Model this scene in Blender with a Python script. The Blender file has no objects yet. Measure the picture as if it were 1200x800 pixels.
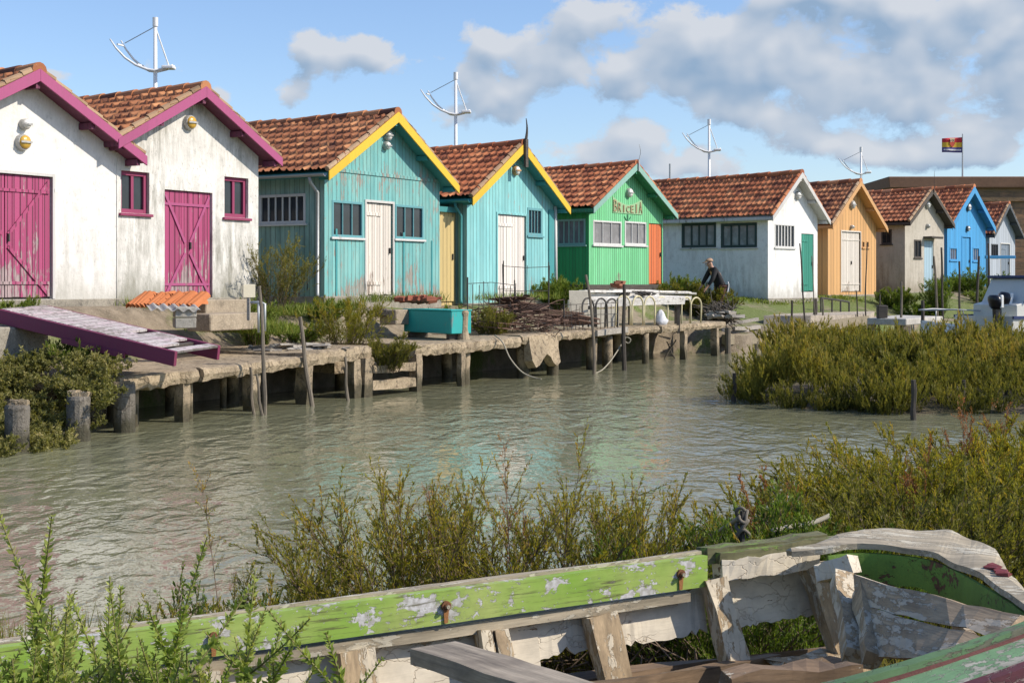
import bpy, bmesh, math, random
import numpy as np
from mathutils import Vector, Matrix, Quaternion
PI = math.pi
random.seed(7)
sc = bpy.context.scene
COL = sc.collection
# ---------------------------------------------------------------- measuring: eye 1.9 m above the water
F, ZC, HZ = 1600.0, 1.9, 330.0
def W(px, py, Y):
    return Vector(((px-600)/F*Y, Y, ZC-(py-HZ)/F*Y))
def Yw(py, z=0.0):
    return F*(ZC-z)/(py-HZ)
def sstep(a, b, x):
    t = max(0.0, min(1.0, (x-a)/(b-a))); return t*t*(3-2*t)
# ---------------------------------------------------------------- mesh building
def track(n, amp, rg=random, k=None):
    """slowly wandering offsets along a timber (smoothed noise) with a little fine roughness"""
    k=k or max(2,n//9); m=n//k+4; a=[rg.gauss(0,amp) for _ in range(m)]; out=[]
    for i in range(n):
        x=i/k; j=int(x); t=x-j; t=t*t*(3-2*t); out.append(a[j]*(1-t)+a[j+1]*t+rg.gauss(0,amp*.13))
    return out
class MB:
    def __init__(s): s.v=[]; s.f=[]
    def add(s, vs, fs):
        o=len(s.v); s.v.extend([tuple(v) for v in vs]); s.f.extend([tuple(i+o for i in f) for f in fs])
    def box(s, lo, hi, M=None, jit=0):
        x0,y0,z0=lo; x1,y1,z1=hi
        vs=[Vector(p) for p in ((x0,y0,z0),(x1,y0,z0),(x1,y1,z0),(x0,y1,z0),(x0,y0,z1),(x1,y0,z1),(x1,y1,z1),(x0,y1,z1))]
        if jit: vs=[v+Vector((random.uniform(-jit,jit),random.uniform(-jit,jit),random.uniform(-jit,jit))) for v in vs]
        if M is not None: vs=[M@v for v in vs]
        s.add(vs,[(0,3,2,1),(4,5,6,7),(0,1,5,4),(1,2,6,5),(2,3,7,6),(3,0,4,7)])
    def beam(s, p0, p1, w, h, up=(0,0,1), seg=1, jit=0.0, taper=1.0):
        """timber from p0 to p1, w sideways, h along up; jit roughens it"""
        p0=Vector(p0); p1=Vector(p1); d=(p1-p0).normalized(); up=Vector(up)
        sd=d.cross(up)
        if sd.length<1e-4: sd=d.cross(Vector((1,0,0)))
        sd.normalize(); u=sd.cross(d).normalized()
        vs=[]; tr=[[track(seg+1,jit) for _ in range(3)] for _ in range(4)] if jit else None
        for i in range(seg+1):
            t=i/seg; c=p0.lerp(p1,t); k=1+(taper-1)*t
            for m,(a,b) in enumerate(((-1,-1),(1,-1),(1,1),(-1,1))):
                q=c+sd*(a*w*k/2)+u*(b*h*k/2)
                if jit: q=q+Vector((tr[m][0][i],tr[m][1][i],tr[m][2][i]))
                vs.append(q)
        fs=[(3,2,1,0)]
        for i in range(seg):
            o=i*4
            for k in range(4):
                fs.append((o+k,o+(k+1)%4,o+4+(k+1)%4,o+4+k))
        o=seg*4; fs.append((o,o+1,o+2,o+3)); s.add(vs,fs)
    def tube(s, pts, r, n=8, cap=True, jit=0.0):
        pts=[Vector(p) for p in pts]; m=len(pts)
        rs=r if isinstance(r,(list,tuple)) else [r]*m
        vs=[]; prev=None
        for i,p in enumerate(pts):
            d=(pts[min(i+1,m-1)]-pts[max(i-1,0)]).normalized()
            a=prev if prev is not None else (Vector((0,0,1)) if abs(d.z)<.9 else Vector((1,0,0)))
            x=(a-d*a.dot(d)).normalized(); y=d.cross(x); prev=x
            for k in range(n):
                t=2*PI*k/n; rr=rs[i]*(1+random.uniform(-jit,jit))
                vs.append(p+x*(rr*math.cos(t))+y*(rr*math.sin(t)))
        fs=[]
        for i in range(m-1):
            for k in range(n):
                fs.append((i*n+k,i*n+(k+1)%n,(i+1)*n+(k+1)%n,(i+1)*n+k))
        if cap: fs.append(tuple(range(n-1,-1,-1))); fs.append(tuple((m-1)*n+k for k in range(n)))
        s.add(vs,fs)
    def prism(s, poly, lo, hi, fn):
        """polygon (a,b) extruded between lo and hi, placed with fn(a,b,c)"""
        n=len(poly); vs=[fn(a,b,lo) for a,b in poly]+[fn(a,b,hi) for a,b in poly]
        fs=[tuple(range(n-1,-1,-1)),tuple(range(n,2*n))]+[(k,(k+1)%n,n+(k+1)%n,n+k) for k in range(n)]
        s.add(vs,fs)
    def loft(s, rings, close=False, caps=True):
        n=len(rings[0]); vs=[p for r in rings for p in r]; fs=[]
        for i in range(len(rings)-1):
            for k in range(n if close else n-1):
                fs.append((i*n+k,i*n+(k+1)%n,(i+1)*n+(k+1)%n,(i+1)*n+k))
        if caps: fs.append(tuple(range(n-1,-1,-1))); fs.append(tuple((len(rings)-1)*n+k for k in range(n)))
        s.add(vs,fs)
    def build(s, name, mat=None, parent=None, smooth=False, bevel=0.0, loc=None):
        me=bpy.data.meshes.new(name); me.from_pydata(s.v,[],s.f); me.validate()
        bm=bmesh.new(); bm.from_mesh(me); bmesh.ops.recalc_face_normals(bm,faces=bm.faces)
        if bevel: bmesh.ops.bevel(bm,geom=bm.edges[:],offset=bevel,segments=1,affect='EDGES',clamp_overlap=True)
        bm.to_mesh(me); bm.free()
        if smooth: me.polygons.foreach_set('use_smooth',[True]*len(me.polygons))
        return link(name,me,mat,parent,loc)
def link(name, me, mat=None, parent=None, loc=None):
    o=bpy.data.objects.new(name,me); COL.objects.link(o)
    if mat: me.materials.append(mat)
    if parent is not None: o.parent=parent
    if loc is not None: o.location=loc
    return o
def raw(name, verts, faces, mat=None, parent=None, attr=None, smooth=False):
    """fast mesh from numpy arrays: faces (N,3) or (N,4)"""
    me=bpy.data.meshes.new(name); n,k=faces.shape
    me.vertices.add(len(verts)); me.vertices.foreach_set('co',np.asarray(verts,np.float32).ravel())
    me.loops.add(n*k); me.loops.foreach_set('vertex_index',np.asarray(faces,np.int32).ravel())
    me.polygons.add(n); me.polygons.foreach_set('loop_start',np.arange(0,n*k,k,dtype=np.int32))
    me.update(calc_edges=True)
    if smooth: me.polygons.foreach_set('use_smooth',np.ones(n,bool))
    if attr is not None:
        a=me.attributes.new('tint','FLOAT','FACE'); a.data.foreach_set('value',np.asarray(attr,np.float32))
    return link(name,me,mat,parent)
def tag(o, label, cat, group=None):
    o['label']=label; o['category']=cat
    if group: o['group']=group
    return o
def thing(name, label, cat, loc=(0,0,0), rz=0, group=None):
    o=bpy.data.objects.new(name,None); COL.objects.link(o); o.empty_display_size=.2
    o.location=loc; o.rotation_euler=(0,0,rz)
    return tag(o,label,cat,group)
def structure(o): o['kind']='structure'; return o
def stuff(o): o['kind']='stuff'; return o
def dup(o, parent=None):
    c=o.copy(); COL.objects.link(c)
    if parent is not None: c.parent=parent
    for ch in list(o.children): dup(ch,c)
    return c
# ---------------------------------------------------------------- materials
class NT:
    def __init__(s, name):
        s.m=bpy.data.materials.new(name); s.m.use_nodes=True; s.t=s.m.node_tree; s.t.nodes.clear()
        s.out=s.t.nodes.new('ShaderNodeOutputMaterial')
    def n(s, typ, ins=None, **kw):
        nd=s.t.nodes.new(typ)
        for k,v in kw.items(): setattr(nd,k,v)
        for k,v in (ins or {}).items(): s.set(nd.inputs[k],v)
        return nd
    def set(s, sock, v):
        if hasattr(v,'is_output') or isinstance(v,bpy.types.NodeSocket): s.t.links.new(v,sock)
        elif isinstance(v,tuple) and len(v)==3 and sock.type=='RGBA': sock.default_value=(*v,1)
        else: sock.default_value=v
    def math(s, op, a, b=0.0, c=0.0, clamp=False):
        nd=s.n('ShaderNodeMath',{0:a,1:b,2:c},operation=op); nd.use_clamp=clamp; return nd.outputs[0]
    def mix(s, f, a, b, mode='MIX'):
        nd=s.n('ShaderNodeMix',data_type='RGBA',blend_type=mode)
        s.set(nd.inputs[0],f); s.set(nd.inputs[6],a); s.set(nd.inputs[7],b); return nd.outputs[2]
    def coord(s, kind='Object'): return s.n('ShaderNodeTexCoord').outputs[kind]
    def mapp(s, v, scale=(1,1,1), loc=(0,0,0), rot=(0,0,0)):
        return s.n('ShaderNodeMapping',{0:v,1:loc,2:rot,3:scale}).outputs[0]
    def noise(s, v, scale=5, detail=4, rough=.6, dist=0.0):
        return s.n('ShaderNodeTexNoise',{'Vector':v,'Scale':scale,'Detail':detail,'Roughness':rough,'Distortion':dist}).outputs[0]
    def ramp(s, f, lo, hi):
        return s.n('ShaderNodeMapRange',{0:f,1:lo,2:hi}).outputs[0]
    def cramp(s, f, stops):
        nd=s.n('ShaderNodeValToRGB',{0:f}); e=nd.color_ramp.elements
        while len(e)<len(stops): e.new(.5)
        for i,(p,c) in enumerate(stops): e[i].position=p; e[i].color=(*c,1)
        return nd.outputs[0]
    def bump(s, h, strength=.5, dist=.02, normal=None):
        i={'Height':h,'Strength':strength,'Distance':dist}
        if normal is not None: i['Normal']=normal
        return s.n('ShaderNodeBump',i).outputs[0]
    def done(s, col, rough=.8, normal=None, **kw):
        b=s.n('ShaderNodeBsdfPrincipled',{'Base Color':col,'Roughness':rough})
        if normal is not None: s.set(b.inputs['Normal'],normal)
        for k,v in kw.items(): s.set(b.inputs[k.replace('_',' ')],v)
        s.t.links.new(b.outputs[0],s.out.inputs[0]); return s.m
def sep(n, v):
    return n.n('ShaderNodeSeparateXYZ',{0:v}).outputs
_cache={}
def plain(name, col, rough=.6, var=.25, metal=0.0, scale=9):
    n=NT(name); v=n.coord(); k=n.noise(v,scale,5)
    k2=n.noise(v,scale*7,3)
    f=n.math('MULTIPLY_ADD',n.math('ADD',k,k2),var,1-var)
    c=n.mix(1.0,col,n.n('ShaderNodeCombineColor',{0:f,1:f,2:f}).outputs[0],'MULTIPLY')
    return n.done(c,rough,n.bump(k2,.25,.01),Metallic=metal)
def paint_wood(name, col, under=(.33,.29,.24), peel=.5, plank=.13, axis=(1,1,0), gap=.06, dirt=.3, old=None, bumpd=.012, streak=1.0):
    """boards along local z (axis gives the direction across the boards), paint flaking along the grain"""
    n=NT(name); v=n.coord()
    d=n.n('ShaderNodeVectorMath',{0:v,1:axis},operation='DOT_PRODUCT').outputs['Value']
    q=n.math('DIVIDE',d,plank); fr=n.math('FRACT',q); cell=n.math('FLOOR',q)
    rnd=n.n('ShaderNodeTexWhiteNoise',{'W':cell},noise_dimensions='1D').outputs[0]
    edge=n.math('MINIMUM',fr,n.math('SUBTRACT',1.0,fr))
    seam=n.ramp(edge,gap*.35,gap) if gap else n.math('ADD',1.0,0.0)   # 0 in the gap between two boards
    vs=n.mapp(v,(7,7,.9)); a=n.noise(n.n('ShaderNodeVectorMath',{0:vs,1:n.n('ShaderNodeCombineXYZ',{2:n.math('MULTIPLY',rnd,40.0)}).outputs[0]},operation='ADD').outputs[0],2.2,7,.68)
    big=n.noise(v,1.1,4,.6)
    pm=n.math('ADD',n.math('MULTIPLY',a,.7),n.math('MULTIPLY',big,.5))
    if gap: pm=n.math('ADD',pm,n.math('MULTIPLY',n.ramp(sep(n,v)[2],.55,.0),.10))     # boards wear most where rain splashes
    th=.60+.22*(1-peel)
    mask=n.ramp(pm,th,th+.035)
    fine=n.noise(n.mapp(v,(30,30,2)),3,4,.6)
    var=n.math('MULTIPLY_ADD',rnd,.2,.8); var=n.math('MULTIPLY',var,n.math('MULTIPLY_ADD',fine,.22,.9))
    vc=n.n('ShaderNodeCombineColor',{0:var,1:var,2:var}).outputs[0]
    base=col
    if old: base=n.mix(n.ramp(n.noise(n.mapp(v,(2,2,.5)),1.6,5,.65),.42,.66),col,old)
    base=n.mix(1.0,base,vc,'MULTIPLY')
    und=n.mix(n.ramp(fine,.35,.65),under,tuple(x*.5 for x in under))
    c=n.mix(mask,base,und)
    st=n.ramp(n.noise(n.mapp(v,(9,9,.7),(3,1,7)),1.7,6,.7),.52,.78)
    c=n.mix(n.math('MULTIPLY',st,dirt*streak),c,(.10,.095,.08))
    c=n.mix(n.math('MULTIPLY',n.math('SUBTRACT',1.0,seam),.75),c,(.035,.03,.025))
    h=n.math('ADD',n.math('MULTIPLY',seam,1.0),n.math('ADD',n.math('MULTIPLY',mask,-.18),n.math('MULTIPLY',fine,.15)))
    return n.done(c,.62,n.bump(h,.8,bumpd))
def plaster(name, col, dirt=.5, dirtcol=(.20,.19,.15), patch=None, rough=.9):
    n=NT(name); v=n.coord(); zz=sep(n,v)[2]
    a=n.noise(n.mapp(v,(5,5,.8)),1.4,8,.72); big=n.noise(v,.75,3,.55); fine=n.noise(v,22,6,.7); med=n.noise(v,5,6,.7)
    f=n.math('MULTIPLY_ADD',fine,.16,.92); vc=n.n('ShaderNodeCombineColor',{0:f,1:f,2:f}).outputs[0]
    c=n.mix(1.0,col,vc,'MULTIPLY')
    c=n.mix(n.ramp(med,.5,.72),c,tuple(x*.8 for x in col))
    m=n.math('MULTIPLY',n.ramp(a,.44-.06*dirt,.66),n.ramp(big,.46-.14*dirt,.62))
    c=n.mix(n.math('MULTIPLY',m,dirt),c,dirtcol)
    spk=n.math('MULTIPLY',n.ramp(n.noise(n.mapp(v,(14,14,4)),2.2,5,.75),.56,.70),n.ramp(n.noise(v,1.3,3,.5,.5),.38,.56))
    c=n.mix(n.math('MULTIPLY',spk,min(1,dirt*1.2)),c,tuple(x*.6 for x in dirtcol))
    wet=n.ramp(n.math('ADD',zz,n.math('MULTIPLY',n.noise(n.mapp(v,(3,3,.7)),1.5,6,.7),-1.3)),-.15,-.6)   # rising damp, ragged upper edge
    c=n.mix(n.math('MULTIPLY',wet,.75*min(1,dirt*1.4)),c,tuple(x*1.15 for x in dirtcol))
    if patch:
        c=n.mix(n.ramp(n.noise(v,1.6,5,.6,.4),.63,.65),c,patch)
    return n.done(c,rough,n.bump(n.math('ADD',fine,n.math('MULTIPLY',med,1.5)),.45,.014))
def concrete(name, col=(.36,.32,.25), dark=(.13,.115,.09), sc_=1.0, chunky=.03, tide=None):
    n=NT(name); v=n.coord()
    a=n.noise(v,1.3*sc_,7,.65,.3); b=n.noise(v,9*sc_,6,.72); d=n.noise(v,40*sc_,3,.6)
    c=n.mix(n.ramp(a,.38,.66),col,tuple(x*.66 for x in col))
    c=n.mix(n.ramp(b,.5,.72),c,dark)
    c=n.mix(n.math('MULTIPLY',n.ramp(d,.55,.7),.5),c,tuple(min(1,x*1.5) for x in col))
    st=n.ramp(n.noise(n.mapp(v,(6,6,1.1)),1.5,6,.7),.55,.70); c=n.mix(n.math('MULTIPLY',st,.6),c,dark)
    if tide:            # weed and slime up to the high-water mark, ragged upper edge
        zz=n.math('ADD',sep(n,v)[2],n.math('MULTIPLY',n.noise(n.mapp(v,(5,5,1.5)),1.5,5,.7),.45))
        c=n.mix(n.math('MULTIPLY',n.ramp(zz,tide+.30,tide+.16),.85),c,(.045,.042,.022))
        vz=n.ramp(n.noise(v,2.2,3,.5,1.2),.485,.50); vz2=n.math('SUBTRACT',1.0,n.ramp(n.noise(v,2.2,3,.5,1.2),.50,.515)); c=n.mix(n.math('MULTIPLY',n.math('MULTIPLY',vz,vz2),.8),c,(.05,.042,.03))
    return n.done(c,.93,n.bump(n.math('ADD',b,n.math('MULTIPLY',d,.35)),.9,chunky))
def old_wood(name, col=(.30,.26,.20), dark=(.07,.06,.05), paint=None, cover=.5, axis=0, grain=1.0, fine=1.0, craze=.5):
    """weathered timber; grain runs along the given object axis"""
    n=NT(name); v=n.coord(); s=[26,26,26]; s[axis]=1.6
    g=n.noise(n.mapp(v,tuple(s)),1.6*grain,6,.7,.15); m=n.noise(v,5,5,.6); cr=n.ramp(g,.62,.70)
    sg=[90]*3; sg[axis]=9
    g2=n.noise(n.mapp(v,tuple(sg)),1.5*grain,5,.75); gv=n.math('MULTIPLY_ADD',g2,.95,.52)
    c=n.mix(n.ramp(g,.34,.60),col,tuple(x*.55 for x in col)); c=n.mix(1.0,c,n.n('ShaderNodeCombineColor',{0:gv,1:gv,2:gv}).outputs[0],'MULTIPLY'); c=n.mix(n.math('MULTIPLY',n.ramp(m,.5,.75),.55),c,dark)
    h=g
    if paint:
        s2=[9,9,9]; s2[axis]=2.2
        s3=[34*fine]*3; s3[axis]=11*fine
        k=n.math('ADD',n.math('MULTIPLY',n.noise(n.mapp(v,tuple(s2)),1.3,6,.65),.55),n.math('MULTIPLY',n.noise(n.mapp(v,tuple(s3)),1.3,7,.7,.2),.45)); th=.38+.3*cover
        pm=n.ramp(k,th+.012,th)
        s4=[13*fine]*3; s4[axis]=5*fine
        wv=n.n('ShaderNodeVectorMath',{0:n.mapp(v,tuple(s4)),1:n.n('ShaderNodeVectorMath',{0:n.n('ShaderNodeTexNoise',{'Vector':v,'Scale':30.0}).outputs['Color'],'Scale':.5},operation='SCALE').outputs[0]},operation='ADD').outputs[0]
        ce=n.n('ShaderNodeTexVoronoi',{'Vector':wv,'Scale':1.6},feature='DISTANCE_TO_EDGE').outputs[0]
        crz=n.math('MULTIPLY',n.ramp(ce,.022,.006),n.ramp(n.noise(v,6,3,.5),.42,.56))
        pm=n.math('MULTIPLY',pm,n.math('SUBTRACT',1.0,n.math('MULTIPLY',crz,craze)))
        pc=n.mix(n.ramp(n.noise(v,14,4,.6),.35,.7),paint,tuple(x*.72 for x in paint)); pc=n.mix(n.math('MULTIPLY',n.ramp(g2,.5,.7),.35),pc,tuple(x*.6 for x in paint))
        c=n.mix(pm,c,pc); h=n.math('ADD',n.math('MULTIPLY',g,.4),n.math('MULTIPLY',pm,.7)); cr=n.math('MULTIPLY',cr,n.math('SUBTRACT',1.0,pm))
    c=n.mix(cr,c,tuple(x*.5 for x in dark))
    return n.done(c,.82,n.bump(h,.7,.008))
def foliage(name, stops, trans=.35, rough=.55):
    n=NT(name); t=n.n('ShaderNodeAttribute',attribute_name='tint').outputs['Fac']
    c=n.cramp(t,stops)
    b=n.n('ShaderNodeBsdfPrincipled',{'Base Color':c,'Roughness':rough,'Specular IOR Level':.25})
    tr=n.n('ShaderNodeBsdfTranslucent',{'Color':n.mix(1.0,c,(1.0,1.0,.45),'MULTIPLY')})
    m=n.n('ShaderNodeMixShader',{0:trans,1:b.outputs[0],2:tr.outputs[0]})
    n.t.links.new(m.outputs[0],n.out.inputs[0]); return n.m
def glass(name, col=(.02,.024,.03), rough=.04):
    n=NT(name); v=n.coord(); k=n.noise(v,3,4,.6)
    c=n.mix(n.ramp(k,.45,.7),col,tuple(x*1.6 for x in col))
    return n.done(c,n.math('MULTIPLY_ADD',k,.10,rough),n.bump(n.noise(v,1.5,2),.12,.02),Specular_IOR_Level=.42)
def tile_mat(name, lo, mid, hi, lichen=.4):
    n=NT(name); v=n.coord(); t=n.n('ShaderNodeAttribute',attribute_name='tint').outputs['Fac']
    c=n.cramp(t,[(0,lo),(.45,mid),(1,hi)])
    a=n.noise(v,2.2,6,.7); b=n.noise(v,17,5,.7)
    c=n.mix(n.math('MULTIPLY',n.ramp(a,.50,.72),lichen),c,(.06,.042,.03))
    c=n.mix(n.math('MULTIPLY',n.ramp(b,.6,.72),.55),c,(.05,.035,.025))
    c=n.mix(n.math('MULTIPLY',n.ramp(n.noise(v,11,4,.6,.2),.66,.74),.6),c,(.40,.30,.18))
    return n.done(c,.85,n.bump(b,.4,.01))
SKYTINT=(.90,.97,1.12); SKYSTR=.13; SUNSTR=4.3; EXPO=0.30
# ---------------------------------------------------------------- huts
WHITE=(.80,.79,.76)
M_tile_a=tile_mat('clay_tiles_old',(.11,.036,.018),(.33,.120,.048),(.58,.27,.115),.5)
M_tile_b=tile_mat('clay_tiles_red',(.14,.036,.016),(.39,.120,.044),(.60,.25,.105),.33)
M_tile_c=tile_mat('clay_tiles_orange',(.15,.045,.018),(.36,.115,.045),(.52,.23,.11),.25)
M_verge=tile_mat('verge_clay',(.20,.13,.075),(.33,.21,.12),(.45,.32,.2),.3)
M_found=concrete('foundation_concrete',(.34,.31,.25),(.12,.11,.09),1.5,.02)
M_darkwood=old_wood('dark_timber',(.10,.085,.07),(.03,.025,.02))
M_lampgrey=plain('lamp_grey_metal',(.42,.42,.40),.5,.2,.1)
M_lampyel=plain('lamp_amber_glass',(.55,.34,.06),.25,.2)
M_lampwhite=plain('lamp_white_glass',(.75,.74,.70),.25,.12)
M_glass=glass('window_glass')
M_curtain=glass('curtained_glass',(.17,.165,.17),.15)
M_pale_glass=glass('net_curtained_glass',(.20,.215,.22),.12)
M_iron=plain('rusty_iron',(.11,.06,.04),.8,.5)
M_darkiron=plain('dark_iron',(.05,.045,.04),.7,.4)
M_zinc=plain('zinc_gutter',(.40,.42,.42),.5,.25,.4)

class Hut:
    def __init__(h, label, px, Y, py, u, w, hr, slope, depth=6.5, ovf=.32, ovs=.26):
        h.P=W(px,py,Y); h.u=Vector((u[0],u[1],0)).normalized(); h.n=Vector((-h.u.y,h.u.x,0))
        h.w=w; h.hr=hr; h.sl=slope; h.depth=depth; h.ovf=ovf; h.ovs=ovs; h.he=hr-.07-slope*w/2
        h.root=thing('hut',label,'hut',h.P,math.atan2(h.u.y,h.u.x))
        h.front=[]; h.side=[]
    def on(h, px, py, d):
        t=(px-600)/F; s=(t*h.P.y-h.P.x)/(d.x-t*d.y); Y=h.P.y+s*d.y
        return s, ZC-(py-HZ)/F*Y-h.P.z
    def rect(h, x0,y0,x1,y1, side=False):
        d=h.n if side else h.u; ym=(y0+y1)/2
        a0=h.on(x0,ym,d)[0]; a1=h.on(x1,ym,d)[0]; xm=(x0+x1)/2
        z0=h.on(xm,y1,d)[1]; z1=h.on(xm,y0,d)[1]
        a0,a1=min(a0,a1),max(a0,a1)
        if side: return (max(a0,.08),a1,max(z0,.02),min(z1,h.he-.06))
        return (max(a0,-9),min(a1,h.w-.03),max(z0,.0),z1)
    def fn(h, side): return (lambda a,d,z: Vector((d,a,z))) if side else (lambda a,d,z: Vector((a,d,z)))
    def panel(h, mb, fn, a0,a1,z0,z1,holes,rev):
        xs=sorted({a0,a1,*[min(max(v,a0),a1) for r in holes for v in r[:2]]}); zs=sorted({z0,z1,*[min(max(v,z0),z1) for r in holes for v in r[2:4]]})
        for i in range(len(xs)-1):
            for j in range(len(zs)-1):
                cx=(xs[i]+xs[i+1])/2; cz=(zs[j]+zs[j+1])/2
                if any(r[0]<cx<r[1] and r[2]<cz<r[3] for r in holes): continue
                mb.add([fn(xs[i],0,zs[j]),fn(xs[i+1],0,zs[j]),fn(xs[i+1],0,zs[j+1]),fn(xs[i],0,zs[j+1])],[(0,1,2,3)])
        for r in holes:
            q=[(r[0],r[2]),(r[1],r[2]),(r[1],r[3]),(r[0],r[3])]
            for k in range(4):
                (p,s),(p2,s2)=q[k],q[(k+1)%4]
                mb.add([fn(p,0,s),fn(p2,0,s2),fn(p2,rev,s2),fn(p,rev,s)],[(0,1,2,3)])
    def shell(h, mat, rev=.10, matside=None, foundmat=None, fz=.5):
        mb=MB(); w,he,hr,D=h.w,h.he,h.hr-.07,h.depth
        f0=h.fn(False); f1=h.fn(True)
        h.panel(mb,f0,0,w,0,he,[r for r in h.front],rev)
        mb.add([(0,0,he),(w,0,he),(w/2,0,hr)],[(0,1,2)])
        mb.add([(0,D,0),(w,D,0),(w,D,he),(w/2,D,hr),(0,D,he)],[(0,1,2,3,4)])
        mb.add([(w,0,0),(w,D,0),(w,D,he),(w,0,he)],[(0,1,2,3)])
        h.rev=rev
        if matside is None:
            h.panel(mb,f1,0,D,0,he,h.side,rev)
        else:
            m2=MB(); h.panel(m2,f1,0,D,0,he,h.side,rev); m2.build('side_wall',matside,h.root)
        mb.build('wall',mat,h.root)
        m3=MB(); m3.box((-.03,-.03,-fz),(w+.03,D+.03,.012)); m3.build('foundation',foundmat or M_found,h.root,bevel=.01)
    def roof(h, tmat, barge, soffit, bh=.17, tw=.20, row=.30, verge=True, bt=.03, moss=0):
        w,D,hr,sl,ovf,ovs=h.w,h.depth,h.hr,h.sl,h.ovf,h.ovs
        half=w/2+ovs; L=half*math.hypot(1,sl); y0=-ovf-.012; y1=D+.25
        nt=int((y1-y0)/tw); tw=(y1-y0)/nt; nr=max(4,round(L/row)); row=L/nr
        rng=np.random.default_rng(int(abs(h.P.x*100))+5)
        K=8; cs=np.arange(nt*K+1)/K
        vv=[]
        for i in range(nr): vv+= [(i,0.0),(i,.12),(i,.55),(i,.985)]
        vv.append((nr-1,1.0))
        ph=cs-np.floor(cs)
        prof=.050*np.clip(np.cos(2*PI*(ph-.28)),0,1)**1.3+.012*np.clip(np.cos(2*PI*(ph-.80)),0,1)**2
        V=[];Fc=[];T=[]
        sag=.035*np.sin(np.linspace(0,PI,len(cs)))+.012*np.sin(np.linspace(0,9,len(cs)))
        for sg in (-1,1):
            base=len(V) and sum(len(x) for x in V) or 0
            tl=rng.normal(0,.008,(nr,nt+1)); tr=rng.normal(0,.006,(nr,nt+1))
            G=[]
            for (i,r) in vv:
                dist=(i+r)*row                              # from the eave upward
                a=w/2+sg*(half-dist/math.hypot(1,sl)); zb=hr-sl*abs(a-w/2)
                ti=np.minimum(np.floor(cs).astype(int),nt)
                z=zb+.018+prof*(.6+.4*(1-r))+.052*(1-r)+tl[i][ti]*(1-r)-sag*(i+r)/nr
                yy=y0+cs*tw+tr[i][ti]*.6
                G.append(np.stack([np.full_like(cs,a)+sg*tr[i][ti],yy,z],1))
            m=len(vv); n=len(cs); G=np.concatenate(G); V.append(G)
            ii,jj=np.meshgrid(np.arange(m-1),np.arange(n-1),indexing='ij'); p=(base+ii*n+jj).ravel()
            Fc.append(np.stack([p,p+1,p+n+1,p+n],1) if sg>0 else np.stack([p,p+n,p+n+1,p+1],1))
            rn=np.clip(rng.normal(.46,.22,(nr,nt)),0,1)
            T.append(rn[np.minimum(ii.ravel()//4,nr-1),np.minimum(jj.ravel()//K,nt-1)])
        ro=raw('roof',np.concatenate(V),np.concatenate(Fc),tmat,h.root,np.concatenate(T))
        sb=MB()                                               # boarding under the tiles
        for sg in (-1,1):
            e=w/2+sg*half; ze=hr-sl*half
            sb.prism([(w/2,hr-.06),(e,ze-.06),(e,ze-.10),(w/2,hr-.10)],-ovf,D+.2,lambda a,b,c:Vector((a,c,b)))
        sb.build('soffit',soffit,ro)
        rt=MB(); rv=[]
        ln=.40; k=int((y1-y0)/ln)
        for i in range(k):
            a=y0+i*(y1-y0)/k; b=a+(y1-y0)/k+.03; r0=.115; r1=.098; rings=[]
            zo=random.uniform(-.008,.008)-.05*math.sin(PI*i/k)
            for (y,r,zz) in ((a,r0,.012),(b,r1,0)):
                rings.append([Vector((w/2+r*1.15*math.cos(t),y,hr+.005+zo+zz+r*math.sin(t))) for t in np.linspace(-.15*PI,1.15*PI,9)])
            rt.loft(rings,close=True)
        rto=rt.build('ridge_tiles',tmat,ro); tint(rto)
        if verge:
            vb=MB()
            for sg in (-1,1):
                nn=max(5,round(L/.36))
                for i in range(nn):
                    t0=i/nn; t1=(i+1)/nn+.03
                    pts=[]
                    for t,up in ((t0,.035),(min(t1,1),.015)):
                        a=w/2+sg*half*(1-t); pts.append(Vector((a,-ovf+.040,hr-sl*abs(a-w/2)+.03+up)))
                    vb.tube(pts,[.058,.046],7)
            tint(vb.build('verge_tiles',verge if verge is not True else M_verge,ro))
        for sg in (-1,1):
            b=MB(); e=w/2+sg*(half+.02); ze=hr-sl*(half+.02); t=.028
            b.prism([(w/2,hr+t),(e,ze+t),(e,ze+t-bh*.92),(w/2,hr+t-bh*1.1)],-ovf-bt,-ovf-.002,lambda a,c,d:Vector((a,d,c)))
            b.build('bargeboard',barge,h.root,bevel=.004)
        for a in (w/2-half+.12,w/2-half*.5,w/2,w/2+half*.5,w/2+half-.12):
            b=MB(); z=hr-sl*abs(a-w/2)-.105-(.06 if a==w/2 else 0)
            b.box((a-.035,-ovf+.03,z-.10),(a+.035,.0,z)); b.build('purlin',soffit,h.root)
        for sg in (-1,1):
            b=MB(); e=w/2+sg*(half-.01); ze=hr-sl*half
            b.box((min(e,e+sg*.02),-ovf+.02,ze-.075),(max(e,e+sg*.02),D+.15,ze+.0)); b.build('eaves_board',soffit,h.root)
        h.ro=ro
    def gutter(h, mat, pipe=True, y=.12):
        e=-h.ovs-.03; ze=h.hr-h.sl*(h.w/2+h.ovs)-.03; b=MB()
        ang=np.linspace(PI,2*PI,7)
        rings=[[Vector((e-.03+r*math.cos(t),yy,ze+r*math.sin(t))) for r in (.055,) for t in ang]+[Vector((e-.03+.048*math.cos(t),yy,ze+.048*math.sin(t))) for t in ang[::-1]] for yy in (-h.ovf+.04,h.depth)]
        b.loft(rings,close=True); b.build('gutter',mat,h.root)
        if pipe:
            b=MB(); b.tube([(e-.02,y,ze-.05),(e+.02,y,ze-.16),(-.06,y,ze-.34),(-.06,y,.1),(-.12,y-.05,.02)],.035,8); b.build('downpipe',mat,h.root,smooth=True)
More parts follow.
